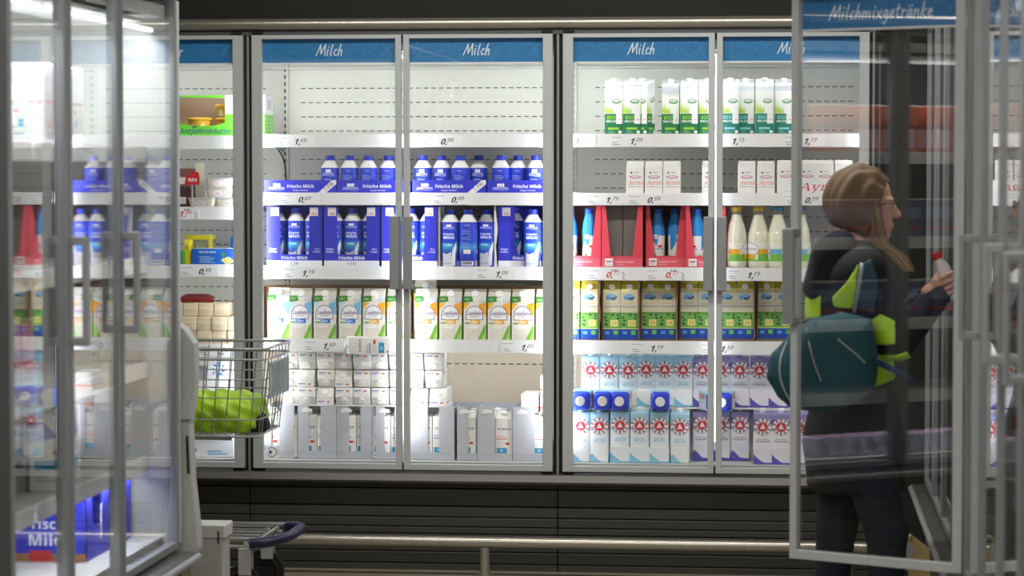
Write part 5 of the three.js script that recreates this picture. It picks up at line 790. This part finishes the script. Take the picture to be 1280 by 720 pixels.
// ---------------------------------------------------------------- shopping cart, bollard, sign
{
  const t = thing('shopping_cart', 'wire shopping cart with a blue bumper and plastic card holder beside the butter cabinet', 'shopping cart');
  const zn = 1.12, zf = 0.6, w = [], q = (px, py, z) => P(px, py, z).toArray(), fh = 3300 / (11 - zn), ff = 3300 / (11 - zf);
  const yT = P(330, 437, zn).y, yB = P(330, 547, zn).y, xe = P(331, 440, zn).x, xb = xe - 0.035, x0 = xe - 0.78, yB0 = yB - 0.015, zfb = zf + 0.04;
  const rim = (x, y, za, zb) => [[x0, y, za], [x - 0.03, y, za], [x, y, za - 0.03], [x, y, zb + 0.03], [x - 0.03, y, zb], [x0, y, zb]];
  const path = (pts, r, closed) => { const g = []; for (let i = 0; i + 1 < pts.length; i++) g.push(rod(pts[i], pts[i + 1], r, 7)); if (closed) g.push(rod(pts[pts.length - 1], pts[0], r, 7)); for (const p of pts) g.push(new THREE.SphereGeometry(r, 7, 5).translate(...p)); return g; };
  part(t, 'rim', merge([...path(rim(xe, yT, zn, zf), 0.006, true), ...path(rim(xe, yT - 0.04, zn, zf), 0.0045, true)]), M.wire);
  const lerp = (a, b, u) => a + (b - a) * u, lev = (u) => { const y = lerp(yT - 0.04, yB, u), x = lerp(xe, xb, u), za = lerp(zn, zn - 0.02, u), zb = lerp(zf, zfb, u); return rim(x, y, za, zb); };
  for (const u of [0.26, 0.5, 0.78, 1]) w.push(...path(lev(u), u === 1 ? 0.0045 : 0.0028, true));
  const top = lev(-0.05), bot = lev(1);
  for (let i = 0; i <= 15; i++) { const x = lerp(x0, xe - 0.03, i / 15), xb2 = lerp(x0, xb - 0.03, i / 15); w.push(rod([x, yT, zn], [xb2, yB, zn - 0.02], 0.0024, 6), rod([x, yT, zf], [xb2, yB, zfb], 0.0024, 6), rod([xb2, yB, zn - 0.02], [xb2, yB, zfb], 0.0024, 6)); }
  for (let i = 0; i <= 7; i++) { const z = lerp(zn - 0.03, zf + 0.03, i / 7), z2 = lerp(zn - 0.05, zfb + 0.03, i / 7); w.push(rod([xe, yT, z], [xb, yB, z2], 0.0024, 6), rod([x0, yB, z2], [xb, yB, z2], 0.0024, 6)); }
  part(t, 'basket', merge(w), M.wire).userData.kind = 'stuff';
  const clearP = new THREE.MeshPhysicalMaterial({ color: 0xc8d0d4, roughness: 0.15, transmission: 0.7, thickness: 0, ior: 1.4 });
  part(t, 'card_holder', rbox(0.008, 0.14, 0.38, 0.003, xe + 0.004, yT - 0.125, (zn + zf) / 2), clearP);
  for (let i = 0; i < 9; i++) part(t, 'holder_rib', box(0.004, 0.13, 0.003, xe + 0.01, yT - 0.125, zf + 0.1 + i * 0.04), clearP);
  // undercarriage
  const yc = P(300, 679, zn).y, xf = P(318, 679, zn).x, xr = x0;
  const zc = [zn - 0.03, zf + 0.06];
  part(t, 'chassis', merge([...zc.flatMap((z) => [rod([xr, yc + 0.012, z], [xf + 0.03, yc + 0.012, z], 0.008), rod([xr, yc - 0.018, z], [xf + 0.02, yc - 0.018, z], 0.008)]), rod([xf, yc, zc[0]], [xf, yc, zc[1]], 0.008), rod([xf - 0.25, yc, zc[0]], [xf - 0.25, yc, zc[1]], 0.006), ...[0.2, 0.4, 0.6, 0.8].map((u) => rod([xr, yc + 0.014, lerp(zc[0], zc[1], u)], [xf, yc + 0.014, lerp(zc[0], zc[1], u)], 0.004)), ...zc.map((z) => rod([xr + 0.05, yc, z], [xr + 0.09, yB, z], 0.011)), ...zc.map((z) => rod([xr + 0.09, yB, z], [xb - 0.1, yB - 0.008, z], 0.008))]), M.wire);
  part(t, 'bumper', tube([[xf - 0.02, yc, zc[0] + 0.03], [xf + 0.05, yc + 0.004, zc[0] + 0.02], [xf + 0.1, yc + 0.01, zc[0] - 0.05], [xf + 0.115, yc + 0.012, (zc[0] + zc[1]) / 2], [xf + 0.1, yc + 0.01, zc[1] + 0.05], [xf + 0.04, yc + 0.004, zc[1]]], 0.02, 48, 12), M.bumper);
  for (const [x, z] of [[xf - 0.04, zc[0]], [xf - 0.04, zc[1]], [xr + 0.03, zc[0]], [xr + 0.03, zc[1]]]) {
    part(t, 'caster_fork', merge([rbox(0.05, 0.1, 0.006, 0.002, x, yc - 0.075, z + 0.022), rbox(0.05, 0.1, 0.006, 0.002, x, yc - 0.075, z - 0.022), rbox(0.05, 0.008, 0.05, 0.002, x, yc - 0.026, z), rod([x, yc - 0.03, z], [x, yc, z], 0.012)]), M.plasticGrey);
    part(t, 'caster_wheel', merge([new THREE.CylinderGeometry(0.085, 0.085, 0.028, 28).rotateX(Math.PI / 2).translate(x - 0.02, 0.0855, z), new THREE.TorusGeometry(0.06, 0.006, 8, 28).translate(x - 0.02, 0.0855, z + 0.014)]), M.rubber);
  }
  // what lies in the basket
  const bagMat = new THREE.MeshStandardMaterial({ color: 0xa4d023, roughness: 0.4 });
  const yb = yB + 0.006, cx = xe - 0.262, n = (x, y, z) => 0.006 * Math.sin(41 * x + 13 * y) * Math.sin(37 * z + 29 * y) + 0.004 * Math.sin(83 * x - 51 * z) + 0.003 * Math.sin(120 * y + 60 * x);
  const bg = nets((x, y, z) => { const q = Math.pow(Math.abs((x - cx) / 0.225), 4) + Math.pow(Math.abs((y - yb - 0.062) / (0.094 + 0.02 * (x - cx))), 2.6) + Math.pow(Math.abs((z - 0.92) / 0.13), 2.6); return Math.max((Math.pow(q, 0.35) - 1) * 0.09 + 0.6 * n(x, y, z), yb - y + 0.0005); }, [cx - 0.27, yb - 0.01, 0.76], [cx + 0.27, yb + 0.18, 1.09], 0.008);
  const b = thing('carrier_bag', 'bright yellow-green carrier bag lying in the wire shopping cart', 'bag'); part(b, 'bag', bg, bagMat);
  for (const [dx, dy] of [[0.0, 0.012], [-0.045, 0.01], [0.15, 0.05], [0.08, -0.01]]) part(b, 'print_spot', new THREE.SphereGeometry(0.012, 16, 10).scale(1, 0.8, 0.35).translate(cx + dx, yb + 0.05 + dy, 1.047 - (dy > 0.03 ? 0.024 : 0)), std(0x84a43c, 0.5));
  const k = thing('black_pouch', 'small black crumpled pouch beside the green bag in the shopping cart', 'pouch'); const kx = xe - 0.018 - 0.055;
  part(k, 'pouch', nets((x, y, z) => Math.max(ell(x, y, z, [kx, yb + 0.03, 0.95], [0.056, 0.052, 0.06]) + 0.5 * n(x * 2, y * 2, z * 2), yb - y + 0.0005), [kx - 0.075, yb - 0.01, 0.87], [kx + 0.075, yb + 0.1, 1.03], 0.007), M.black); part(k, 'strap', tube([[kx - 0.03, yb + 0.06, 0.98], [kx, yb + 0.085, 0.985], [kx + 0.03, yb + 0.055, 0.985]], 0.004, 20, 6), M.dark);
}
{
  const z = 1.7, x0 = fx(233, z), x1 = fx(279.5, z), yt = P(256, 656, z).y, yl = P(256, 673, z).y, xm = (x0 + x1) / 2, w = x1 - x0;
  const t = thing('bollard', 'light grey boxy bollard with a cap standing in front of the cart wheels', 'bollard', [xm, 0, z - w / 2]);
  part(t, 'body', rbox(w * 0.9, yl - 0.002, w * 0.9, 0.006, -w * 0.02, yl / 2, 0), M.plasticGrey); part(t, 'cap', rbox(w, yt - yl, w, 0.006, 0, (yt + yl) / 2, 0), std(0xc2c4c2, 0.5)); part(t, 'cap_notch', rbox(0.006, 0.045, 0.004, 0.001, w * 0.32, yt - 0.045, w / 2), M.black);
}
{
  const z = 1.95, o = (px, py) => { const p = P(px, py, z); return [p.x, p.y]; }, by = 0.004, a = o(1119, 700), b = o(1153, 705), m = std(0xf2dc98, 0.6);
  const t = thing('folding_sign', 'pale yellow folding floor sign with a white diamond behind the open door', 'sign');
  part(t, 'front_leaf', outline([[[a[0], by], [b[0] - 0.012, by], o(1153, 702), o(1136, 671.5), o(1119, 698)]], 0.006).translate(0, 0, z), m);
  part(t, 'rear_leaf', outline([[[a[0] + 0.02, by], [b[0] + 0.035, by], [b[0] + 0.032, a[1] + 0.02], o(1143, 676)]], 0.006).rotateX(0).translate(0, 0, z - 0.14), m);
  part(t, 'hinge', rod([o(1136, 673)[0], o(1136, 674)[1], z + 0.003], [o(1140, 673)[0], o(1140, 676)[1], z - 0.135], 0.006), m);
  const c = o(1136, 688), s = 0.022; part(t, 'diamond', outline([[[c[0], c[1] - s * 1.3], [c[0] + s, c[1]], [c[0], c[1] + s * 1.3], [c[0] - s, c[1]]]], 0.001).translate(0, 0, z + 0.006), M.white);
  const d = o(1130, 716); part(t, 'mark', outline([rectPts(d[0] - 0.012, d[0] + 0.014, d[1] - 0.03, d[1] + 0.008), rectPts(d[0] - 0.004, d[0] + 0.005, d[1] - 0.02, d[1] - 0.005)], 0.001).translate(0, 0, z + 0.006), std(0x5a4a7a, 0.6));
}

// ---------------------------------------------------------------- the shopper behind the open door
{
  const ZW = 2.03, j = (px, py, z = ZW) => P(px, py, z).toArray();
  const skin = std(0xd6a48c, 0.55), hairM = std(0x6a5238, 0.6), hairL = std(0x9a7c52, 0.6), coat = std(0x101216, 0.85), tealM = std(0x134550, 0.8), vest = std(0xb6e426, 0.6, 0, { emissive: 0x000000 }), jeans = std(0x10182a, 0.85), refl = std(0xa8aaac, 0.35, 0.3);
  const base = j(1076, 700); const t = thing('person', 'shopper in dark jacket and yellow-green safety vest facing the shelves, reaching for a bottle', 'person');
  const H = j(1077, 257), neck = j(1070, 305), chest = j(1062, 400), hip = j(1068, 560);
  const shR = j(1085, 338, ZW + 0.15), elR = j(1122, 425, ZW + 0.17), wrR = j(1172, 372, ZW + 0.1), shL = j(1068, 338, ZW - 0.16), elL = j(1110, 430, ZW - 0.2), wrL = j(1150, 375, ZW - 0.14);
  const hipR = [hip[0] + 0.03, hip[1], ZW + 0.09], hipL = [hip[0] - 0.02, hip[1], ZW - 0.09], kneeR = [j(1107, 690)[0], 0.48, ZW + 0.1], kneeL = [j(1046, 690)[0], 0.48, ZW - 0.06], ankR = [kneeR[0] + 0.0, 0.085, ZW + 0.09], ankL = [kneeL[0] - 0.03, 0.085, ZW - 0.07];
  // head: faces +x
  const hx = H[0] + 0.012, hy = H[1], hz = H[2];
  const headF = (x, y, z) => {
    const u = x - hx, v = y - hy, w = z - hz;
    let d = ell(u, v, w, [-0.012, 0.03, 0], [0.098, 0.1, 0.077]);
    d = smin(d, ell(u, v, w, [0.028, -0.045, 0], [0.062, 0.075, 0.056]), 0.03);
    d = smin(d, cap(u, v, w, [0.062, -0.095, 0], [0.066, -0.1, 0], 0.02, 0.016), 0.025);            // chin
    d = smin(d, cap(u, v, w, [0.085, 0.012, 0], [0.108, -0.03, 0], 0.0085, 0.0125), 0.014);         // nose
    d = smin(d, ell(u, v, w, [0.083, -0.062, 0], [0.013, 0.007, 0.024]), 0.008); d = smin(d, ell(u, v, w, [0.081, -0.074, 0], [0.013, 0.007, 0.021]), 0.008);   // lips
    d = Math.max(d, -ell(u, v, w, [0.098, -0.0675, 0], [0.014, 0.0018, 0.02]));
    for (const s of [-1, 1]) { d = Math.max(d, -ell(u, v, w, [0.098, 0.004, s * 0.032], [0.02, 0.012, 0.018])); d = smin(d, ell(u, v, w, [0.078, 0.002, s * 0.032], [0.013, 0.012, 0.013]), 0.003); d = smin(d, ell(u, v, w, [0.08, 0.021, s * 0.032], [0.012, 0.006, 0.026]), 0.01); d = smin(d, ell(u, v, w, [-0.012, -0.012, s * 0.078], [0.02, 0.032, 0.009]), 0.008); }
    d = smin(d, cap(x, y, z, [hx - 0.025, hy - 0.06, hz], [neck[0] - 0.01, neck[1] - 0.03, neck[2]], 0.052, 0.056), 0.025);
    return d;
  };
  const headG = nets(headF, [hx - 0.14, hy - 0.22, hz - 0.11], [hx + 0.14, hy + 0.15, hz + 0.11], 0.004);
  // hands: fingers closed round a bottle on a tilted axis, or relaxed
  const A0 = new THREE.Vector3(...j(1174, 326, ZW + 0.1)), A1 = new THREE.Vector3(...j(1195, 371, ZW + 0.1)), ax = A1.clone().sub(A0).normalize(), up = new THREE.Vector3(0, 0, 1), sd = new THREE.Vector3().crossVectors(up, ax).normalize();
  const grip = A0.clone().lerp(A1, 0.62), rB = 0.026;
  const around = (s, a, r) => grip.clone().addScaledVector(ax, s).addScaledVector(sd, r * Math.cos(a)).addScaledVector(up, r * Math.sin(a)).toArray();
  const bones = [];
  const a0 = 2.6;                                   // side on which the palm lies
  [[-0.03, 1.9, 0.0082], [-0.010, 2.15, 0.0086], [0.010, 2.05, 0.0084], [0.028, 1.7, 0.0072]].forEach(([s, len, r]) => { let p = around(s * 0.9, a0 + 0.35, rB + 0.012); for (let k = 1; k <= 3; k++) { const q = around(s, a0 - len * k / 3 + 0.1, rB + r * (0.95 - 0.03 * k)); bones.push([p, q, r * (1.06 - 0.08 * k), r * (1 - 0.08 * k)]); p = q; } });
  { let p = around(-0.02, a0 + 0.5, rB + 0.014); [[-0.034, a0 + 1.1], [-0.046, a0 + 1.7], [-0.05, a0 + 2.2]].forEach(([s, a], k) => { const q = around(s, a, rB + 0.009); bones.push([p, q, 0.0115 - k * 0.0012, 0.0105 - k * 0.0012]); p = q; }); }
  const palmA = around(-0.026, a0 + 0.2, rB + 0.013), palmB = around(0.026, a0 + 0.2, rB + 0.012), palmC = around(0.0, a0 + 0.45, rB + 0.05);
  const handR = nets((x, y, z) => { let d = smin(cap(x, y, z, palmA, palmC, 0.0135, 0.017), cap(x, y, z, palmB, palmC, 0.0125, 0.017), 0.018); d = smin(d, cap(x, y, z, palmA, palmB, 0.0125, 0.0115), 0.014); d = smin(d, cap(x, y, z, palmC, wrR, 0.021, 0.026), 0.02); for (const [a, b, ra, rb] of bones) d = smin(d, cap(x, y, z, a, b, ra, rb), 0.0035); return d; }, [grip.x - 0.16, grip.y - 0.12, grip.z - 0.09], [grip.x + 0.09, grip.y + 0.1, grip.z + 0.09], 0.003);
  const fl = []; for (let i = 0; i < 4; i++) { const r = 0.0085 - 0.0006 * Math.abs(i - 1.4), len = [0.075, 0.085, 0.08, 0.062][i]; let p = [wrL[0] + 0.085, wrL[1] + 0.028 - i * 0.019, wrL[2]]; let ang = 0.15; for (let k = 0; k < 3; k++) { const l = len * [0.45, 0.32, 0.23][k], q = [p[0] + l * Math.cos(ang), p[1], p[2] + l * Math.sin(ang)]; fl.push([p, q, r * (1.05 - 0.08 * k), r * (0.97 - 0.08 * k)]); p = q; ang += 0.4; } }
  { let p = [wrL[0] + 0.03, wrL[1] + 0.025, wrL[2]]; for (const d of [[0.03, 0.025, 0.012], [0.028, 0.012, 0.014], [0.02, 0.004, 0.01]]) { const q = [p[0] + d[0], p[1] + d[1], p[2] + d[2]]; fl.push([p, q, 0.0115, 0.01]); p = q; } }
  const handL = nets((x, y, z) => { let d = smin(cap(x, y, z, [wrL[0] + 0.02, wrL[1] + 0.014, wrL[2]], [wrL[0] + 0.08, wrL[1] + 0.024, wrL[2]], 0.016, 0.013), cap(x, y, z, [wrL[0] + 0.02, wrL[1] - 0.012, wrL[2]], [wrL[0] + 0.08, wrL[1] - 0.026, wrL[2]], 0.016, 0.012), 0.022); d = smin(d, cap(x, y, z, wrL, [wrL[0] + 0.03, wrL[1], wrL[2]], 0.025, 0.018), 0.02); for (const [a, b, ra, rb] of fl) d = smin(d, cap(x, y, z, a, b, ra, rb), 0.004); return d; }, [wrL[0] - 0.04, wrL[1] - 0.08, wrL[2] - 0.05], [wrL[0] + 0.2, wrL[1] + 0.1, wrL[2] + 0.1], 0.003);
  const limbs = (x, y, z, g) => {
    let d = ell(x, y, z, [chest[0], chest[1] + 0.02, ZW], [0.125 + g, 0.24 + g, 0.165 + g]);
    d = smin(d, ell(x, y, z, [hip[0], hip[1] + 0.1, ZW], [0.13 + g, 0.2 + g, 0.165 + g]), 0.1);
    d = smin(d, cap(x, y, z, [shL[0] - 0.01, shL[1] - 0.01, shL[2]], [shR[0] - 0.01, shR[1] - 0.01, shR[2]], 0.062 + g, 0.062 + g), 0.08);
    for (const [a, b, c] of [[shR, elR, wrR], [shL, elL, wrL]]) { d = smin(d, cap(x, y, z, a, b, 0.05 + g, 0.042 + g), 0.035); d = smin(d, cap(x, y, z, b, c, 0.042 + g, 0.028 + g), 0.02); }
    return d;
  };
  const legs = (x, y, z, g) => { let d = 1; for (const [a, b, c] of [[hipR, kneeR, ankR], [hipL, kneeL, ankL]]) { d = smin(d, cap(x, y, z, a, b, 0.085 + g, 0.058 + g), 0.03); d = smin(d, cap(x, y, z, b, c, 0.056 + g, 0.042 + g), 0.02); } return d; };
  const bodyG = nets((x, y, z) => smin(limbs(x, y, z, -0.018), legs(x, y, z, -0.012), 0.05), [-0.25, 0.03, ZW - 0.36], [0.64, 1.52, ZW + 0.36], 0.014);
  const strip = (g) => { const h = g.toNonIndexed(); return h; };
  part(t, 'body', merge([bodyG, headG, handR, handL]), skin);
  part(t, 'trousers', nets((x, y, z) => Math.max(legs(x, y, z, 0.012), 0.09 - y), [-0.25, 0.07, ZW - 0.3], [0.5, 0.95, ZW + 0.3], 0.013), jeans);
  const wr = (x, y, z, w) => Math.hypot(x - w[0], y - w[1], z - w[2]);
  const fold = (x, y, z) => 0.004 * Math.sin(26 * y + 9 * x) * Math.sin(17 * z + 11 * x);
  const hemY = j(1068, 612)[1];
  const jacketF = (x, y, z, g = 0) => { let d = limbs(x, y, z, 0.018 + g); d = smin(d, cap(x, y, z, [hip[0], hip[1], ZW], [hip[0] + 0.01, hemY - 0.03, ZW], 0.165 + g, 0.17 + g), 0.08); return d + fold(x, y, z); };
  const collar = (x, y, z) => Math.hypot(x - neck[0], z - neck[2]) - 0.068;
  const jacketG = nets((x, y, z) => { let d = Math.max(jacketF(x, y, z), hemY - y, y - (neck[1] + 0.015), 0.035 - wr(x, y, z, wrL)); return Math.max(d, 0.03 - wr(x, y, z, wrR)); }, [-0.26, hemY - 0.05, ZW - 0.36], [0.64, 1.53, ZW + 0.38], 0.012);
  part(t, 'jacket', jacketG, coat);
  const hoodC = j(1034, 335);
  part(t, 'hood', nets((x, y, z) => Math.max(smin(Math.hypot(Math.max(0, Math.abs(x - hoodC[0] - 0.25 * (y - hoodC[1])) - 0.012), Math.max(0, Math.abs(y - hoodC[1]) - 0.05), Math.max(0, Math.abs(z - ZW - 0.02) - 0.07)) - 0.055, cap(x, y, z, [neck[0] - 0.05, neck[1] - 0.01, ZW - 0.07], [neck[0] - 0.05, neck[1] - 0.01, ZW + 0.09], 0.05, 0.05), 0.05), 0.062 - Math.hypot(x - neck[0] - 0.01, z - neck[2])), [-0.12, 1.1, ZW - 0.2], [0.3, 1.56, ZW + 0.22], 0.01), std(0x14161c, 0.9));
  // safety vest: a shell over the torso cut into its bright fields
  const inside = (x, y, pts) => { let c = false; for (let i = 0, k = pts.length - 1; i < pts.length; k = i++) if ((pts[i][1] > y) !== (pts[k][1] > y) && x < (pts[k][0] - pts[i][0]) * (y - pts[i][1]) / (pts[k][1] - pts[i][1]) + pts[i][0]) c = !c; return c; };
  const sdPoly = (x, y, pts) => { let m = 1e9; for (let i = 0, k = pts.length - 1; i < pts.length; k = i++) { const a = pts[k], b = pts[i], dx = b[0] - a[0], dy = b[1] - a[1], u = Math.min(1, Math.max(0, ((x - a[0]) * dx + (y - a[1]) * dy) / (dx * dx + dy * dy))); m = Math.min(m, Math.hypot(x - a[0] - u * dx, y - a[1] - u * dy)); } return inside(x, y, pts) ? -m : m; };
  const shell = (pxs, g) => { const pts = pxs.map(([x, y]) => j(x, y, ZW + 0.17).slice(0, 2)), xs = pts.map((p) => p[0]), ys = pts.map((p) => p[1]); return nets((x, y, z) => Math.max(jacketF(x, y, z, g), -jacketF(x, y, z, g - 0.012), sdPoly(x, y, pts), ZW - 0.09 - z), [Math.min(...xs) - 0.02, Math.min(...ys) - 0.02, ZW - 0.11], [Math.max(...xs) + 0.02, Math.max(...ys) + 0.02, ZW + 0.34], 0.006); };
  part(t, 'vest_panel', shell([[1008, 338], [1027, 356], [1026, 398], [1003, 402]], 0.007), vest).userData.label = 'yellow-green vest field on the back';
  part(t, 'vest_panel', shell([[1040, 372], [1058, 352], [1074, 326], [1066, 386], [1042, 384]], 0.007), vest);
  part(t, 'vest_panel', shell([[1086, 402], [1100, 391], [1118, 400], [1119, 429], [1092, 431]], 0.007), vest);
  part(t, 'vest_panel', shell([[1093, 444], [1118, 443], [1133, 438], [1144, 452], [1142, 470], [1118, 478], [1091, 486]], 0.007), vest);
  part(t, 'reflective_strip', shell([[1080, 398], [1086, 402], [1093, 444], [1091, 486], [1084, 484]], 0.009), refl); part(t, 'reflective_strip', shell([[1074, 326], [1080, 330], [1070, 392], [1065, 390]], 0.009), refl);
  part(t, 'shoulder_panel', shell([[1066, 335], [1088, 322], [1098, 352], [1092, 392], [1072, 386]], 0.006), std(0x2c4a5c, 0.8));
  // hair: cap, bob at the back and thin strands to the front
  const hairF = (x, y, z) => {
    const u = x - hx, v = y - hy, w = z - hz, st = 0.0022 * Math.sin(170 * w + 60 * u) + 0.0015 * Math.sin(90 * u - 40 * v);
    let d = ell(u, v, w, [-0.02, 0.032, 0], [0.112, 0.109, 0.09]); d = smin(d, ell(u, v, w, [-0.06, -0.005, 0], [0.072, 0.072, 0.086]), 0.04);
    for (const s of [-1, 1]) d = smin(d, ell(u, v, w, [0.0, -0.01, s * 0.066], [0.07, 0.085, 0.027]), 0.03);
    d = Math.max(d, -Math.max(-(u - 0.062 - 0.35 * (v - 0.06)), v - 0.085, -1));                                 // open at the face
    d = Math.max(d, -Math.max(0.05 - u + 0.15 * Math.abs(w), v + 0.0), -(v + 0.115));
    return d + st;
  };
  part(t, 'hair', nets(hairF, [hx - 0.17, hy - 0.14, hz - 0.12], [hx + 0.13, hy + 0.17, hz + 0.12], 0.004), hairM);
  for (let i = 0; i < 9; i++) { const z = hz + 0.07 + 0.004 * (i % 3), s = i * 0.006; part(t, 'hair_strand', tube([[hx + 0.0 + s, hy + 0.05 - s, z + 0.012], [hx + 0.02 + s * 0.7, hy - 0.05, z + 0.018], [hx + 0.025 + s, hy - 0.12, z + 0.025], [hx + 0.07 + s * 1.3, hy - 0.16 - s * 0.2, z + 0.05], [hx + 0.125 + s * 0.7, hy - 0.215, z + 0.07]], 0.0035, 24, 6), i % 2 ? hairL : hairM); }
  const gl = []; for (const s of [-1, 1]) { gl.push(new THREE.TorusGeometry(0.02, 0.0016, 6, 24).scale(1, 0.72, 1).rotateY(Math.PI / 2).translate(hx + 0.106, hy + 0.004, hz + s * 0.032), rod([hx + 0.105, hy + 0.008, hz + s * 0.052], [hx + 0.085, hy + 0.008, hz + s * 0.075], 0.0018), rod([hx + 0.085, hy + 0.008, hz + s * 0.075], [hx + 0.005, hy + 0.004, hz + s * 0.083], 0.0018)); }
  gl.push(rod([hx + 0.107, hy + 0.008, hz - 0.012], [hx + 0.107, hy + 0.008, hz + 0.012], 0.0016)); part(t, 'glasses', merge(gl), M.black);
  for (const s of [-1, 1]) part(t, 'eye', new THREE.SphereGeometry(0.006, 10, 8).translate(hx + 0.0855, hy + 0.002, hz + s * 0.032), M.black);
  part(t, 'mouth', nets((x, y, z) => ell(x, y, z, [hx + 0.0868, hy - 0.0685, hz], [0.0105, 0.0085, 0.023]), [hx + 0.07, hy - 0.085, hz - 0.03], [hx + 0.105, hy - 0.055, hz + 0.03], 0.003), std(0xb86a62, 0.5));
  for (const a of [ankR, ankL]) part(t, 'shoe', nets((x, y, z) => Math.max(smin(ell(x, y, z, [a[0] + 0.06, 0.04, a[2]], [0.14, 0.05, 0.05]), cap(x, y, z, [a[0], 0.05, a[2]], [a[0], 0.11, a[2]], 0.05, 0.047), 0.03), 0.002 - y), [a[0] - 0.1, -0.01, a[2] - 0.07], [a[0] + 0.22, 0.14, a[2] + 0.07], 0.009), M.black);
  // what she carries
  const bt = K.drink.proto.clone(); bt.name = numbered('milk_drink_bottle'); const bq = new THREE.Quaternion().setFromUnitVectors(new THREE.Vector3(0, 1, 0), ax.clone().negate()); bt.quaternion.copy(bq); bt.position.copy(grip).addScaledVector(ax, 0.055); tag(bt, 'white drink bottle with red cap held in the shopper\'s hand', 'drink bottle'); scene.add(bt);
  const bag = thing('shoulder_bag', 'dark teal shoulder bag with grey piping hanging at the shopper\'s back', 'bag');
  const bc = j(1022, 452, ZW + 0.17), pts = [[957, 470], [964, 440], [985, 418], [1012, 398], [1050, 388], [1088, 398], [1098, 440], [1094, 486], [1060, 506], [1018, 514], [992, 509], [972, 494]].map(([x, y]) => j(x, y, ZW + 0.2).slice(0, 2)), zb = ZW + 0.265;
  const ctr = pts.reduce((a, p) => [a[0] + p[0] / pts.length, a[1] + p[1] / pts.length], [0, 0]);
  const bagF = (x, y, z) => { const d = sdPoly(x, y, pts), e = Math.max(0, Math.min(1, -d / 0.09)); return Math.max(d, Math.abs(z - zb) - 0.075 * Math.sqrt(1 - (1 - e) * (1 - e)) - 0.006) + 0.003 * Math.sin(40 * x + 20 * y) * Math.sin(30 * y); };
  const xs = pts.map((p) => p[0]), ys = pts.map((p) => p[1]);
  part(bag, 'bag_body', nets(bagF, [Math.min(...xs) - 0.02, Math.min(...ys) - 0.02, zb - 0.1], [Math.max(...xs) + 0.02, Math.max(...ys) + 0.02, zb + 0.1], 0.008), tealM);
  const on = (px, py, off = 0.001) => { const p = j(px, py, ZW + 0.2); let z = zb + 0.1; while (z > zb && bagF(p[0], p[1], z) > 0) z -= 0.002; return [p[0], p[1], z + off]; };
  part(bag, 'piping', tube([[984, 424], [976, 445], [976, 470], [984, 490], [990, 500]].map(([x, y]) => on(x, y)), 0.0035, 40, 8), refl);
  part(bag, 'piping', tube([[1008, 408], [1012, 430], [1018, 452], [1026, 472]].map(([x, y]) => on(x, y)), 0.003, 40, 8), refl);
  part(bag, 'zip', tube([[1046, 420], [1058, 430], [1070, 440], [1080, 450]].map(([x, y]) => on(x, y)), 0.003, 30, 8), refl);
  const strapPts = [on(1088, 446, 0.0), j(1108, 458, ZW + 0.235), j(1128, 468, ZW + 0.205), j(1143, 478, ZW + 0.14)];
  part(bag, 'strap', tube(strapPts, 0.011, 40, 8).scale(1, 1, 1), std(0x2a4a78, 0.7));
  part(bag, 'strap', tube([on(1020, 402, 0), j(1012, 400, ZW + 0.23), j(1004, 404, ZW + 0.22)], 0.007, 20, 8), M.dark);
}

renderer.render(scene, camera);
